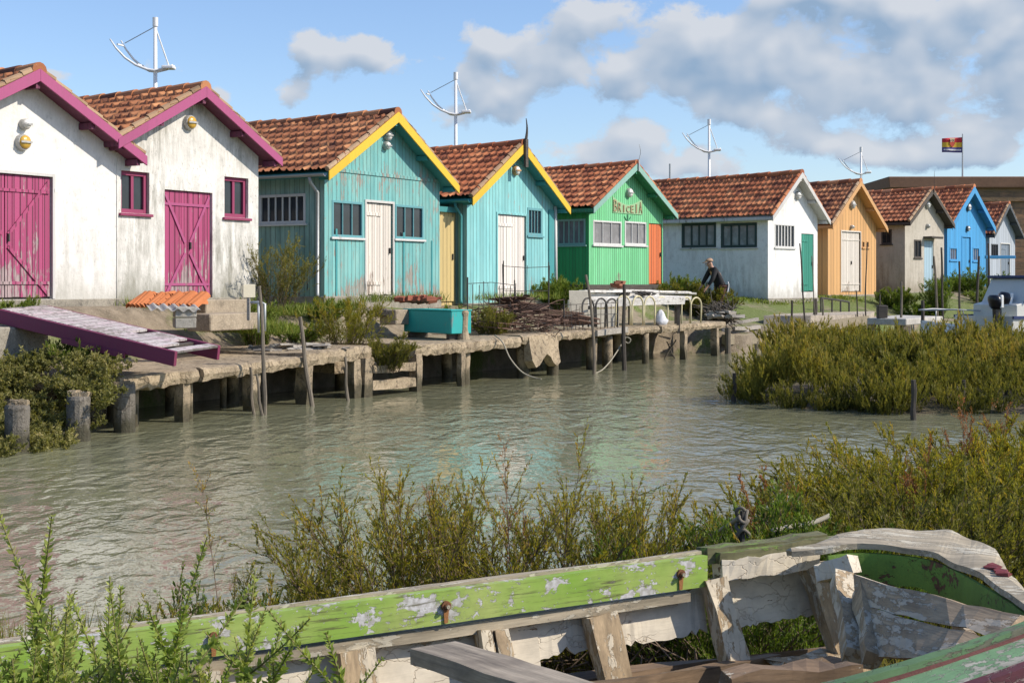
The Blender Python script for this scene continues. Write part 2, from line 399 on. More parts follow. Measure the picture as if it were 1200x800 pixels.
    def pxhole(h, x0,y0,x1,y1, side=False):
        r=h.rect(x0,y0,x1,y1,side); (h.side if side else h.front).append(r); return r
    def window(h, r, frame, glassm=M_glass, bars=2, side=False, fw=.05, sill=None, rail=False, proud=.012, bw=.022, recess=None, hbars=0):
        fn=h.fn(side); a0,a1,z0,z1=r; b=MB()
        d0=-proud if recess is None else recess; d1=d0+.06
        def bx(a,c,e,g,f0=d0,f1=d1):
            p=[fn(x,d,z) for x in (a,c) for d in (f0,f1) for z in (e,g)]
            lo=[min(v[i] for v in p) for i in range(3)]; hi=[max(v[i] for v in p) for i in range(3)]; b.box(lo,hi)
        bx(a0-.004,a0+fw,z0-.004,z1+.004); bx(a1-fw,a1+.004,z0-.004,z1+.004); bx(a0+fw,a1-fw,z1-fw,z1+.004); bx(a0+fw,a1-fw,z0-.004,z0+fw)
        for k in range(bars):
            c=a0+fw+(a1-a0-2*fw)*(k+1)/(bars+1); bx(c-bw/2,c+bw/2,z0+fw,z1-fw,d0+.012,d1-.012)
        for k in range(hbars):
            c=z0+fw+(z1-z0-2*fw)*(k+1)/(hbars+1); bx(a0+fw,a1-fw,c-bw/2,c+bw/2,d0+.014,d1-.014)
        wo=b.build('window',frame,h.root,bevel=.003)
        b=MB(); bx(a0+fw-.01,a1-fw+.01,z0+fw-.01,z1-fw+.01,d1-.018,d1-.008); b.build('pane',glassm,wo)
        if recess is None and h.rev>d1+.02: pass
        b=MB(); bx(a0-.05,a1+.05,z0-.05,z0-.006,-.05,.02); b.build('sill',sill or frame,wo,bevel=.004)
        # added dark sheet, not glass: stands for unlit inside, stops daylight round the frame
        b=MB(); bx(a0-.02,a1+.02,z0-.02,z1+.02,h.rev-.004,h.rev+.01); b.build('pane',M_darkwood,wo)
        return wo
    def door(h, r, mat, side=False, leaves=1, brace=None, frame=None, d=.03, hinges=True, hm=None, ledge=True):
        fn=h.fn(side); a0,a1,z0,z1=r; b=MB(); n=max(3,round((a1-a0)/.14)); n+= n%2 if leaves==2 else 0
        def bx(B,a,c,e,g,f0,f1):
            p=[fn(x,dd,z) for x in (a,c) for dd in (f0,f1) for z in (e,g)]
            B.box([min(v[i] for v in p) for i in range(3)],[max(v[i] for v in p) for i in range(3)])
        g=.012
        for k in range(n):
            x0=a0+g+(a1-a0-2*g)*k/n; x1=a0+g+(a1-a0-2*g)*(k+1)/n
            if leaves==2 and k==n//2: x0+=.012
            bx(b,x0+.003,x1-.003,z0+.02+random.uniform(0,.02),z1-.012,d+random.uniform(-.003,.003),d+.03)
        do=b.build('door',mat,h.root,bevel=.003)
        if brace:
            br=MB(); mid=(a0+a1)/2; zs=(z0+.06,z0+(z1-z0)*.42,z0+(z1-z0)*.52,z1-.08); yy=d-.012
            for lf in (-1,1):
                o=(a0+.05 if lf<0 else a1-.05); i_=mid-.05*(-lf) if False else mid+lf*.06
                br.beam(fn(o,yy,zs[3]),fn(i_,yy,zs[2]),.02,.05,up=fn(0,0,1)); br.beam(fn(i_,yy,zs[1]),fn(o,yy,zs[0]),.02,.05,up=fn(0,0,1))
            br.build('brace',brace,do)
        if ledge:
            for zz in (z0+(z1-z0)*.12,z0+(z1-z0)*.86):
                B=MB(); bx(B,a0+.03,a0+.03+(a1-a0)*.55 if leaves==1 else a1-.04,zz,zz+(.07 if leaves==1 else .045),d-.02,d-.001); B.build('ledge',mat if leaves==1 else (hm or mat),do)
        B=MB(); hx=a1-.09 if leaves==1 else (a0+a1)/2+.05; bx(B,hx,hx+.025,z0+(z1-z0)*.46,z0+(z1-z0)*.46+.12,d-.04,d-.001); B.build('handle',M_darkiron,do)
        if frame:
            B=MB(); w_=.05; bx(B,a0-w_,a0,z0,z1+w_,-.02,.03); bx(B,a1,a1+w_,z0,z1+w_,-.02,.03); bx(B,a0,a1,z1,z1+w_,-.02,.03); B.build('door_frame',frame,h.root,bevel=.003)
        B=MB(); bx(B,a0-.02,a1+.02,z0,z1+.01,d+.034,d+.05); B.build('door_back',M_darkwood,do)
        return do
    def lamp(h, px, py, r=.12, lens=None, body=None):
        a,z=h.on(px,py,h.u); a=min(max(a,.1),h.w-.1); b=MB(); rings=[]
        for y,k in ((-.0,1.0),(-.05,1.0),(-.086,.93)): rings.append([Vector((a+r*k*math.cos(t),y,z+r*k*math.sin(t))) for t in np.linspace(0,2*PI,17)[:-1]])
        b.loft(rings,close=True); lo=b.build('wall_lamp',body or M_lampgrey,h.root,smooth=False)
        b=MB(); rings=[]
        for k in np.linspace(0,1,6): rings.append([Vector((a+r*.84*math.cos(k*PI/2)*math.cos(t)+1e-4*math.cos(t),-.085-.055*math.sin(k*PI/2),z+(r*.84*math.cos(k*PI/2)+1e-4)*math.sin(t))) for t in np.linspace(0,2*PI,17)[:-1]])
        b.loft(rings,close=True); b.build('lens',lens or M_lampwhite,lo,smooth=True)
        b=MB(); b.beam((a-r*.8,-.128,z),(a-r*.3,-.150,z),.016,.03); b.beam((a-r*.3,-.150,z),(a+r*.3,-.150,z),.016,.03); b.beam((a+r*.3,-.150,z),(a+r*.8,-.128,z),.016,.03); b.build('guard',body or M_lampgrey,lo)
    def finial(h, mat, ht=.85, bend=0.0, w=.05, drop=.55):
        b=MB(); p=[]; y=-h.ovf-.06
        b.beam((h.w/2,y,h.hr-drop),(h.w/2,y,h.hr+.12),w*1.6,w*.8,up=(0,1,0),seg=2)
        pts=[(h.w/2+bend*math.sin(t*3.1)*.08,y,h.hr+.12+t*ht) for t in np.linspace(0,1,7)]
        b.tube(pts,[w*.5*(1-.75*t) for t in np.linspace(0,1,7)],6); b.build('finial',mat,h.root)
def tint(o):
    me=o.data; n=len(me.polygons); a=me.attributes.new('tint','FLOAT','FACE')
    # one shade per tile: faces are contiguous per tile
    vals=[]; per=max(1,n//max(1,len(me.vertices)//14)); r=.5
    for i in range(n):
        if i%per==0: r=min(1,max(0,random.gauss(.5,.22)))
        vals.append(r)
    a.data.foreach_set('value',vals)
U1=(.515,.857); U2=(.66,.75)
M_pink=paint_wood('pink_paint',(.37,.055,.15),(.44,.33,.33),.72,.115,gap=.08,dirt=.25)
M_pinktrim=paint_wood('pink_trim',(.38,.075,.19),(.30,.16,.17),.3,5,gap=.0,dirt=.2)
M_pinkfr=paint_wood('dark_pink_frame',(.27,.035,.10),(.25,.12,.12),.2,5,gap=0,dirt=.2)
M_purple=paint_wood('dark_purple_soffit',(.16,.035,.08),(.12,.08,.07),.3,.1)
M_yellow=paint_wood('yellow_trim',(.75,.48,.03),(.45,.38,.22),.15,5,gap=0,dirt=.15)
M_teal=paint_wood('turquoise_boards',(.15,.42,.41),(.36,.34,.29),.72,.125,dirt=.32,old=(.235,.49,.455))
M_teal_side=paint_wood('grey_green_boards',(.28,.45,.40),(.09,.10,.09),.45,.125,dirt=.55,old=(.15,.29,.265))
M_teal_dark=paint_wood('teal_trim',(.05,.28,.29),(.2,.2,.18),.2,5,gap=0)
M_teal_fr=paint_wood('teal_frame',(.12,.33,.36),(.40,.37,.33),.5,5,gap=0)
M_white_fr=paint_wood('white_frame',(.62,.62,.60),(.35,.33,.3),.45,5,gap=0)
M_cream_door=paint_wood('cream_white_door',(.72,.66,.58),(.42,.34,.27),.42,.1,dirt=.2)
M_aqua=paint_wood('pale_turquoise_boards',(.21,.52,.53),(.42,.40,.35),.5,.14,dirt=.22,old=(.27,.60,.60))
M_white_door=paint_wood('white_door',(.76,.71,.65),(.48,.42,.36),.25,.13,dirt=.12)
M_yellowboards=paint_wood('pale_yellow_boards',(.62,.47,.20),(.35,.28,.17),.3,.16,dirt=.25)
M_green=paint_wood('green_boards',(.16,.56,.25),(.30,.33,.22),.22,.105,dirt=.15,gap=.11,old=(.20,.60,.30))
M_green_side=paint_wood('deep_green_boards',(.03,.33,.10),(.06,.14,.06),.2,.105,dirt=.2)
M_greentrim=paint_wood('pale_green_trim',(.25,.45,.38),(.4,.4,.35),.3,5,gap=0)
M_greensof=paint_wood('green_soffit',(.04,.28,.14),(.1,.15,.1),.2,.1)
M_orange_door=paint_wood('orange_door',(.68,.17,.05),(.3,.15,.1),.12,.3,dirt=.12)
M_greyplaster=plaster('pale_plaster',(.78,.78,.75),.45,(.22,.19,.15))
M_plaster1=plaster('white_limewash_clean',(.74,.725,.69),.5,(.26,.25,.2))
M_plaster2=plaster('white_limewash_stained',(.73,.715,.67),1.0,(.16,.155,.115))
M_dkgreenfr=paint_wood('dark_green_frame',(.016,.045,.04),(.1,.1,.08),.1,5,gap=0)
M_teal_door=paint_wood('sea_green_door',(.03,.27,.19),(.15,.2,.15),.15,.12,dirt=.15)
M_greywhite=paint_wood('grey_white_trim',(.58,.57,.54),(.3,.28,.25),.55,5,gap=0,dirt=.3)
M_ochre=paint_wood('apricot_boards',(.64,.36,.14),(.34,.22,.12),.24,.22,dirt=.22)
M_ochretrim=paint_wood('apricot_trim',(.60,.33,.13),(.35,.25,.15),.3,5,gap=0)
M_cem=plaster('bare_cement_render',(.48,.44,.37),.8,(.20,.17,.125),None)
M_paleblue=paint_wood('pale_blue_door',(.40,.56,.65),(.4,.4,.38),.25,.12,dirt=.12)
M_blue=paint_wood('bright_blue_boards',(.055,.33,.66),(.25,.35,.42),.24,.16,dirt=.15)
M_bluetrim=paint_wood('blue_trim',(.05,.29,.58),(.3,.3,.3),.15,5,gap=0)
M_greyblue=paint_wood('blue_grey_boards',(.42,.47,.53),(.3,.3,.3),.25,.2,dirt=.2)
M_slate=paint_wood('slate_trim',(.07,.08,.09),(.12,.12,.12),.2,5,gap=0)
M_slatedoor=paint_wood('slate_blue_door',(.20,.25,.31),(.2,.2,.2),.2,.12)
# --- 1 white hut with a big pink double door
h=Hut('whitewashed hut with pink gable boards and a big double door, partly out of view',-100,19.05,354,U1,3.75,3.45,.53)
r=h.pxhole(-52,203,61,351); h.shell(M_plaster1,.06); h.roof(M_tile_a,M_pinktrim,M_purple)
h.door(r,M_pink,leaves=2,brace=M_pink,frame=M_greywhite,hm=M_pink); h.lamp(25,167,.125,M_lampyel); h.lamp(27,146,.085,M_lampwhite)
# --- 2 white stained hut, pink double door and two pink windows
h=Hut('stained whitewashed hut with pink double door between two small pink windows',137,22.2,351,U1,3.41,3.62,.545)
rw=[h.pxhole(142,201,175,250),h.pxhole(263,208,291,255)]; r=h.pxhole(193,224,249,350); h.shell(M_plaster2,.14); h.roof(M_tile_a,M_pinktrim,M_purple)
for q in rw: h.window(q,M_pinkfr,bars=1,fw=.07,bw=.06,recess=.06)
h.door(r,M_pink,leaves=2,brace=M_pinktrim,d=.05,hm=M_pinktrim); h.lamp(220.5,144,.13,M_lampyel)
# --- 3 turquoise hut, yellow gable
h=Hut('weathered turquoise hut with yellow gable boards and a door between two windows',380,26.8,348,U1,4.04,3.80,.605)
rw=[h.pxhole(389,236,425,278),h.pxhole(463,241,496,280)]; r=h.pxhole(429,238,460,347); rs=h.pxhole(304,228,358,262,True)
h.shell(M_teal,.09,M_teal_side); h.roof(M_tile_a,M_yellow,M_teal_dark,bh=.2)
for q in rw: h.window(q,M_teal_fr,bars=2,sill=M_white_fr,fw=.045)
h.window(rs,M_white_fr,bars=5,side=True,bw=.03); h.door(r,M_cream_door,frame=M_greywhite); h.lamp(452.5,159,.11); h.lamp(451,171,.09); h.gutter(M_zinc)
b=MB()
for px_ in (393,472,505): 
    a,z=h.on(px_,300,h.u); b.box((a,-.014,.02),(a+.05,-.001,1.35 if px_!=505 else 1.2))
b.build('cover_strip',M_teal_dark,h.root)
b=MB(); a,z=h.on(420,207,h.u); b.box((.02,-.022,h.he-.02),(h.w-.02,-.001,h.he+.05)); b.build('gable_rail',M_teal,h.root)
# --- 4 pale turquoise hut, yellow gable, yellow door on its side
h=Hut('pale turquoise hut with yellow gable boards, a wooden spike and a plain white door',547,31.2,356,U1,4.06,3.80,.62)
q=h.pxhole(618,244,635,276); r=h.pxhole(583,252,616,350)
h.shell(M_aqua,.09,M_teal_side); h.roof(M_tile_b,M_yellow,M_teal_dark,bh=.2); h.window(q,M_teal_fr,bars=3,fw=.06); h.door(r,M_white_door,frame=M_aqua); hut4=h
h.lamp(603,200,.12,M_lampwhite,M_ochretrim); h.finial(M_darkwood,.50,.6,.075); h.gutter(M_teal_dark)
b=MB(); b.tube([(h.w+.05,-.02,h.he-.05),(h.w+.05,-.04,0)],.045,8); b.build('downpipe',M_white_fr,h.root,smooth=True)
b=MB(); b.box((h.w-.28,-.03,0),(h.w-.02,-.001,h.he-.15)); b.build('corner_board',M_teal_dark,h.root)
inf=thing('infill_shed','narrow pale yellow boarded shed filling the gap between the two turquoise huts','shed',h.P,math.atan2(h.u.y,h.u.x))
b=MB(); b.box((-1.09,.30,-.1),(-.02,3.2,2.08)); b.build('wall',M_yellowboards,inf)
b=MB(); b.box((-.86,.262,.06),(-.10,.297,1.98)); dd_=b.build('door',M_yellowboards,inf,bevel=.004)
b=MB(); b.box((-.22,.235,1.0),(-.19,.261,1.14)); b.build('handle',M_darkiron,dd_)
b=MB(); b.box((-1.095,.22,2.081),(-.015,3.25,2.20)); b.build('roof',M_teal_dark,inf)
# --- 5 green hut, sign and orange door
h=Hut('green hut with vertical boards, lettered sign in its gable and an orange door',690,36.3,334,(.6,.8),3.85,3.33,.60,depth=7)
rw=[h.pxhole(695,259,728,287),h.pxhole(732,260,757,287)]; r=h.pxhole(760.5,262,776,336); rs=h.pxhole(653,257,686,287,True)
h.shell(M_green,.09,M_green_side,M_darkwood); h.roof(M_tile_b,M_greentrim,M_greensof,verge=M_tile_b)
for q in rw: h.window(q,M_white_fr,M_curtain,bars=2,fw=.045)
h.window(rs,M_greentrim,M_curtain,bars=4,side=True,bw=.03); h.door(r,M_orange_door,ledge=False); h.lamp(736,226,.13,M_lampwhite,M_lampgrey); h.finial(M_zinc,.42,1.0,.03,.2); hut5=h
# --- 6 white hut with the long side wall
h=Hut('white hut whose long shaded side has two dark green windows, with a sea green door',900,43.5,350,U2,3.2,4.08,.80,depth=7.5)
rs=[h.pxhole(799,261.5,839,290,True),h.pxhole(845,261.5,887,290,True)]; q=h.pxhole(908,263,931,290); r=h.pxhole(939,274,953.5,342)
h.shell(M_greyplaster,.09); h.roof(M_tile_b,M_greywhite,M_greywhite,verge=M_tile_b)
for k in rs: h.window(k,M_dkgreenfr,M_pale_glass,bars=3,side=True,fw=.08,sill=M_greywhite,bw=.05)
h.window(q,M_white_fr,M_glass,bars=5,bw=.05,fw=.04); h.door(r,M_teal_door); h.lamp(934,229,.14)
# --- 7 apricot
h=Hut('apricot coloured wooden hut with cream double door and bargeboards',970,47.5,346,U2,3.65,4.04,.78)
r=h.pxhole(986,272,1008,342); rw=[h.pxhole(1010.5,283,1013,290),h.pxhole(1015.5,283,1018,290)]
h.shell(M_ochre,.07); h.roof(M_tile_a,M_ochretrim,M_ochretrim,verge=M_verge)
h.door(r,M_cream_door,leaves=2,frame=M_cream_door,hm=M_cream_door); 
for q in rw: h.window(q,M_ochretrim,bars=0,fw=.02)
h.lamp(998,240,.15,M_lampgrey); h.lamp(997,266,.07); 
# --- 8 bare cement
h=Hut('bare grey cement hut with orange roof and a narrow pale blue door',1060.5,51.5,342,U2,3.48,3.93,.66)
q=h.pxhole(1071,281,1079.5,302); r=h.pxhole(1083,282,1094,342); rs=h.pxhole(1033,269,1045,286,True)
h.shell(M_cem,.12); h.roof(M_tile_c,M_darkwood,M_darkwood,verge=M_verge); h.window(q,M_darkwood,bars=1,fw=.05); h.door(r,M_paleblue,ledge=False); h.window(rs,M_darkwood,bars=1,side=True,fw=.05)
h.lamp(1086,240,.14); h.lamp(1086,265,.09,M_lampgrey); h.finial(M_iron,.6,0,.03,.1)
b=MB(); a,z=h.on(1089,279,h.u); b.box((a-.55,-.35,z-.02),(a+.5,.0,z+.06),jit=.02); b.build('canopy',M_darkwood,h.root)
# --- 9 blue
h=Hut('bright blue wooden hut with blue bargeboards and overgrown doorstep',1110,56,336,U2,3.94,4.18,.74)
rw=[h.pxhole(1113,290,1121.5,305),h.pxhole(1140,290,1147.5,306)]; r=h.pxhole(1127.5,278,1137,333)
h.shell(M_blue,.09); h.roof(M_tile_b,M_bluetrim,M_bluetrim,bh=.26,verge=False)
for q in rw: h.window(q,M_bluetrim,M_curtain,bars=2,fw=.05)
h.door(r,M_blue,frame=M_bluetrim,ledge=False); h.lamp(1134,243,.16,M_lampwhite,M_slate); h.lamp(1133,268,.12,M_lampwhite,M_slate)
# --- 10 grey blue
h=Hut('small blue grey hut with slate bargeboards at the far end of the row',1159.5,61,336,U2,2.98,3.76,.84)
q=h.pxhole(1161.5,286,1169.5,301); r=h.pxhole(1172.5,286,1183,330); h.shell(M_greyblue,.09); h.roof(M_tile_c,M_slate,M_slate,verge=M_verge)
h.window(q,M_slate,bars=2,fw=.04); h.door(r,M_slatedoor,frame=M_white_fr)
# lettering on the green hut: tall letters at both ends, low ones in the middle
M_letter=plain('brown_letters',(.29,.22,.12),.7,.3); M_letterpale=plain('pale_letter_board',(.48,.42,.30),.7,.3)
h=hut5; sg=[]
txt='BRICEIA'; a0,zb=h.on(717.5,250,h.u); a1,_=h.on(752,250,h.u); zb=h.on(735,249.6,h.u)[1]; N=len(txt)
bo=MB(); prev=None; NN=14
for i in range(NN):
    t0=i/NN*2-1; t1=(i+1)/NN*2-1; f=lambda t:.22+.20*abs(t)**1.6
    x0=a0+(a1-a0)*i/NN; x1=a0+(a1-a0)*(i+1)/NN
    bo.prism([(x0,zb-.02),(x1,zb-.02),(x1,zb+f(t1)),(x0,zb+f(t0))],-.018,-.004,lambda a,c,d:Vector((a,d,c)))
so=bo.build('gable_sign',plain('pale_sign_board',(.27,.46,.25),.7,.3),h.root)
cw=(a1-a0)/N
for i,ch in enumerate(txt):
    t=abs((i+.5)/N*2-1); hh=.17+.19*t**1.6
    cu=bpy.data.curves.new('letter','FONT'); cu.body=ch; cu.extrude=.02; cu.size=1
    to=bpy.data.objects.new('letter',cu); COL.objects.link(to); bpy.context.view_layer.update()
    me=bpy.data.meshes.new_from_object(to.evaluated_get(bpy.context.evaluated_depsgraph_get())); bpy.data.objects.remove(to)
    xs=[v.co.x for v in me.vertices]; ys=[v.co.y for v in me.vertices]; x0,x1,y0,y1=min(xs),max(xs),min(ys),max(ys)
    for v in me.vertices:
        nx=(v.co.x-x0)/max(1e-6,x1-x0); ny=(v.co.y-y0)/(y1-y0); 
        v.co=(a0+cw*(i+.12)+(cw*.76 if ch!='I' else cw*.25)*nx+(cw*.25 if ch=='I' else 0),-.030+v.co.z*.4,zb+.015+hh*ny)
    me.name='letter'; link('letter',me,M_letter,so)
b=MB(); am=(a0+a1)/2
b.tube([(am-.16,-.012,zb-.10),(am-.08,-.012,zb-.19),(am,-.012,zb-.22),(am+.08,-.012,zb-.19),(am+.16,-.012,zb-.10)],.012,5); b.tube([(am,-.012,zb-.04),(am,-.012,zb-.22)],.012,5)
b.build('painted_mark',M_greensof,so)
# ---------------------------------------------------------------- water and land
def water_mat():
    n=NT('murky_water'); v=n.coord()
    v1=n.mapp(v,(1.9,1.0,1),(0,0,0),(0,0,math.radians(-14))); v2=n.mapp(v,(1.7,1.1,1),(5,3,0),(0,0,math.radians(22)))
    a=n.noise(v1,1.7,2,.5,.6); b=n.noise(v2,4.4,3,.5,.5); c=n.noise(v1,.5,2,.5); d=n.noise(v2,13,2,.5)
    h=n.math('ADD',n.math('MULTIPLY',a,.75),n.math('ADD',n.math('MULTIPLY',b,.30),n.math('ADD',n.math('MULTIPLY',d,.07),n.math('MULTIPLY',c,.35))))
    calm=n.ramp(n.noise(n.mapp(v,(.14,.32,1)),1.2,4,.6,.6),.38,.62)
    nrm=n.n('ShaderNodeBump',{'Height':h,'Strength':n.math('MULTIPLY_ADD',calm,.72,.28),'Distance':.075}).outputs[0]
    m=n.noise(n.mapp(v,(.3,.5,1)),.8,4,.6)
    col=n.mix(m,(.190,.195,.118),(.235,.235,.152))
    return n.done(col,.04,nrm,IOR=1.42,Specular_IOR_Level=.5)
b=MB(); b.add([(-2500,-400,0),(2500,-400,0),(2500,4000,0),(-2500,4000,0)],[(0,1,2,3)])
structure(b.build('water',water_mat()))
EDGE=[(-14,2),(-8.4,9.5),(-6.5,13),(-5.60,15.5),(-4.95,17.2),(-4.27,18.7),(-3.75,20.0),(-2.39,22.5),(0.0,26.2),(.87,27.8),(5.55,35.5),(7.3,38.0),(10.6,42.0),(14.2,45.5),(20,50.5),(30,59),(60,80),(200,170)]
QZ=  [.5,.6,.6,.65,.70,.71,.725,.80,.83,.86,.87,.95,1.0,1.0,1.1,1.3,1.3,1.3]
BZ=  [1.5,1.58,1.58,1.58,1.58,1.58,1.58,1.56,1.45,1.36,1.66,1.46,1.32,1.38,1.55,1.66,1.6,1.6]
EP=[Vector((x,y,0)) for x,y in EDGE]; CUM=[0]
for i in range(1,len(EP)): CUM.append(CUM[-1]+(EP[i]-EP[i-1]).length)
def edge_at(s):
    s=max(0,min(CUM[-1]-1e-4,s)); i=max(k for k in range(len(CUM)-1) if CUM[k]<=s)
    t=(s-CUM[i])/(CUM[i+1]-CUM[i]); p=EP[i].lerp(EP[i+1],t)
    ta=lambda k:(EP[min(k+1,len(EP)-1)]-EP[max(k-1,0)]).normalized()
    d=ta(i).lerp(ta(i+1),t).normalized(); nn=Vector((-d.y,d.x,0))
    return p,d,nn,QZ[i]*(1-t)+QZ[i+1]*t,BZ[i]*(1-t)+BZ[i+1]*t
S0=CUM[4]; S1=CUM[10]          # the concrete quay runs between these
def ground_z(s,q):
    p,d,nn,qz,bz=edge_at(s)
    left=sstep(S0-.2,S0-1.2,s); right=sstep(S1,S1+1.0,s)
    zl=sstep(-.2,2.2,q)*.75-.15 if q<2.2 else .6+(bz-.6)*sstep(2.0,4.0,q)
    zq=qz-.03+(bz-.03-qz)*sstep(2.1,3.2,q)
    zr=qz-.45+.35*sstep(0,1.8,q)+(bz-.03-qz+.10)*sstep(1.2,3.6,q)
    z=zq*(1-left)*(1-right)+zl*left+zr*right
    return z
def qs(px,py,z):               # photo pixel on a level z -> (point)
    Y=Yw(py,z); return W(px,py,Y)
def ground_mat():
    n=NT('quay_ground_soil'); v=n.coord(); a=n.noise(v,.55,6,.62); b=n.noise(v,4,7,.7); d=n.noise(v,28,5,.7)
    c=n.mix(n.ramp(b,.36,.66),(.30,.245,.175),(.155,.125,.085))
    gr=n.mix(n.ramp(d,.35,.65),(.085,.125,.022),(.155,.185,.045))
    x,y=sep(n,v)[:2]; far=n.ramp(y,38,43)
    gm=n.ramp(n.math('ADD',n.math('ADD',a,n.math('MULTIPLY',b,.25)),n.math('MULTIPLY',far,.13)),.64,.76)
    c=n.mix(gm,c,gr); c=n.mix(n.math('MULTIPLY',n.ramp(d,.58,.72),.7),c,(.42,.38,.30))
    return n.done(c,.95,n.bump(n.math('ADD',b,n.math('MULTIPLY',d,.6)),.9,.05))
M_ground=ground_mat()
ss=[]; s=0
while s<CUM[-1]:
    ss.append(s); s+= .4 if s<CUM[13] else (1.5 if s<CUM[15] else 12)
qq=[-1,-.9,0,.25,.5,.8,1.1,1.4,1.7,2.0,2.2,2.4,2.6,2.8,3.0,3.2,3.4,3.7,4.1,5,7,10,16,40,200,2500]
V=[];rng=random.Random(3)
for s in ss:
    p,d,nn,qz,bz=edge_at(s); left=sstep(S0-.2,S0-1.2,s); right=sstep(S1,S1+1.0,s); k=(1-left)*(1-right)
    for j,q in enumerate(qq):
        sh=1.95*k+(0.0)*(1-k)
        qe=q if q>2.0 else sh+(q)*(2.0-sh)/2.0*.98+(.0 if q>=0 else 0)
        if q<0: qe=sh-.02+q*.02; z=-1.0
        else: z=ground_z(s,max(qe,0))
        if 2.0<q<12: z+=rng.uniform(-.018,.018)
        c=p+nn*qe; V.append((c.x,c.y,z))
m=len(qq); Fs=[(i*m+j,(i+1)*m+j,(i+1)*m+j+1,i*m+j+1) for i in range(len(ss)-1) for j in range(m-1)]
b=MB(); b.add(V,Fs); structure(b.build('ground',M_ground,smooth=True))
# near bank on which the wreck lies
def bank_edge(x):
    pts=[(-200,5.6),(-4,5.9),(-2,6.1),(0,6.6),(1.2,7.4),(2.4,9.0),(4,10.2),(6,10.9),(9,11.2),(30,13),(200,20)]
    for (x0,y0),(x1,y1) in zip(pts,pts[1:]):
        if x<=x1: return y0+(y1-y0)*(x-x0)/(x1-x0)
    return 12
def bank_z(x,y):
    e=bank_edge(x); t=e-y
    z=-.5+.82*sstep(-.9,1.1,t)+.06*math.sin(x*2.1+y)+.04*math.sin(3.3*y-1.7*x)
    return z
xs=[-200,-60,-20,-10]+[(-7+.22*i) for i in range(80)]+[12,20,60,200]; ts=[-.9,-.5,-.25,0,.25,.5,.8,1.1]+[1.4+.3*i for i in range(26)]+[14,30,120]
V=[(x,bank_edge(x)-t,bank_z(x,bank_edge(x)-t)) for x in xs for t in ts]; m=len(ts)
Fs=[(i*m+j,i*m+j+1,(i+1)*m+j+1,(i+1)*m+j) for i in range(len(xs)-1) for j in range(m-1)]
def mud():
    n=NT('bank_mud'); v=n.coord(); a=n.noise(v,1.5,6,.65); d=n.noise(v,22,5,.7)
    c=n.mix(n.ramp(a,.4,.62),(.13,.10,.065),(.085,.085,.03)); c=n.mix(n.ramp(d,.55,.7),c,(.21,.17,.11))
    return n.done(c,.95,n.bump(n.math('ADD',a,d),.9,.04))
M_mud=mud(); b=MB(); b.add(V,Fs); structure(b.build('bank',M_mud,smooth=True))
# islet
IS=[(3.62,21.9),(4.3,20.4),(5.6,19.6),(7.5,19.6),(9.6,20.2),(12,20.5),(15,21),(18,24),(18,30),(15,34),(11.5,33.6),(9,34.2),(7.4,33.0),(6.8,30.6),(5.6,27.6),(4.45,24.4)]
def islet_inside(x,y):
    c=False; j=len(IS)-1
    for i in range(len(IS)):
        (xi,yi),(xj,yj)=IS[i],IS[j]
        if (yi>y)!=(yj>y) and x<(xj-xi)*(y-yi)/(yj-yi)+xi: c=not c
        j=i
    return c
cx=sum(p[0] for p in IS)/len(IS); cy=sum(p[1] for p in IS)/len(IS); V=[];R=8
for k in range(R+1):
    t=[1.06,1.0,.95,.85,.7,.5,.3,.15,.02][k]; z=[-.5,-.02,.10,.2,.26,.3,.3,.3,.3][k]
    for (x,y) in IS: V.append((cx+(x-cx)*t,cy+(y-cy)*t,z))
m=len(IS); Fs=[(k*m+i,k*m+(i+1)%m,(k+1)*m+(i+1)%m,(k+1)*m+i) for k in range(R) for i in range(m)]+[tuple(R*m+i for i in range(m))]
b=MB(); b.add(V,Fs); structure(b.build('islet',M_mud,smooth=True))
# ---------------------------------------------------------------- quay
M_quay=concrete('crumbling_quay_concrete',(.47,.375,.25),(.12,.085,.05),1.3,.05,tide=-2)
M_quaytop=concrete('worn_quay_top',(.40,.33,.24),(.17,.14,.10),.8,.02)
M_pile=concrete('wet_pile_concrete',(.36,.285,.19),(.05,.045,.035),1.2,.03,tide=.25)
M_pilebig=concrete('grey_pile_concrete',(.20,.18,.15),(.06,.055,.045),1.2,.03,tide=.2)
quay=thing('concrete_quay','crumbling concrete quay on piles along the water in front of the huts','quay',(0,0,0))
rng=random.Random(11)
def slab(s0,s1,dz=0,th=.17,name='deck_slab',wid=2.15):
    n=max(3,int((s1-s0)/.12)); top=[];V=[];prof=[(.0,-1),(-.03,-.55),(-.015,-.1),(.05,.0),(.5,.0),(1.2,0),(wid,0),(wid,-1)]
    for i in range(n+1):
        p,d,nn,qz,bz=edge_at(s0+(s1-s0)*i/n); nib=rng.uniform(-.025,.03)-(.08*max(0,rng.random()-.86)/.14)
        row=[]
        for (q,k) in prof:
            zz=qz+dz+(k*th if k>-.99 else -th*rng.uniform(.88,1.12) if q<.5 else -th)
            qe=q-(nib if q<.3 else 0); c=p+nn*(qe+ (0 if q>=.3 else rng.uniform(-.015,.02)))
            row.append(Vector((c.x,c.y,zz+(rng.uniform(-.012,.012) if q<.6 else 0))))
        V.append(row)
    b=MB(); b.loft(V,close=True); return b.build(name,M_quay,quay)
sA=CUM[7]                                            # break with the gap of the missing slab at px 430..490
def s_of(px,z=.8):                                   # edge length at photo column px
    lo,hi=S0-3,S1+8
    for _ in range(50):
        mid=(lo+hi)/2; p=edge_at(mid)[0]
        if p.x/p.y<(px-600)/F: lo=mid
        else: hi=mid
    return lo
g0,g1=s_of(434),s_of(486)
slab(S0,s_of(236),0,.19); slab(s_of(236)+.02,s_of(355),0.0,.17); slab(s_of(355)+.03,g0,.04,.20)
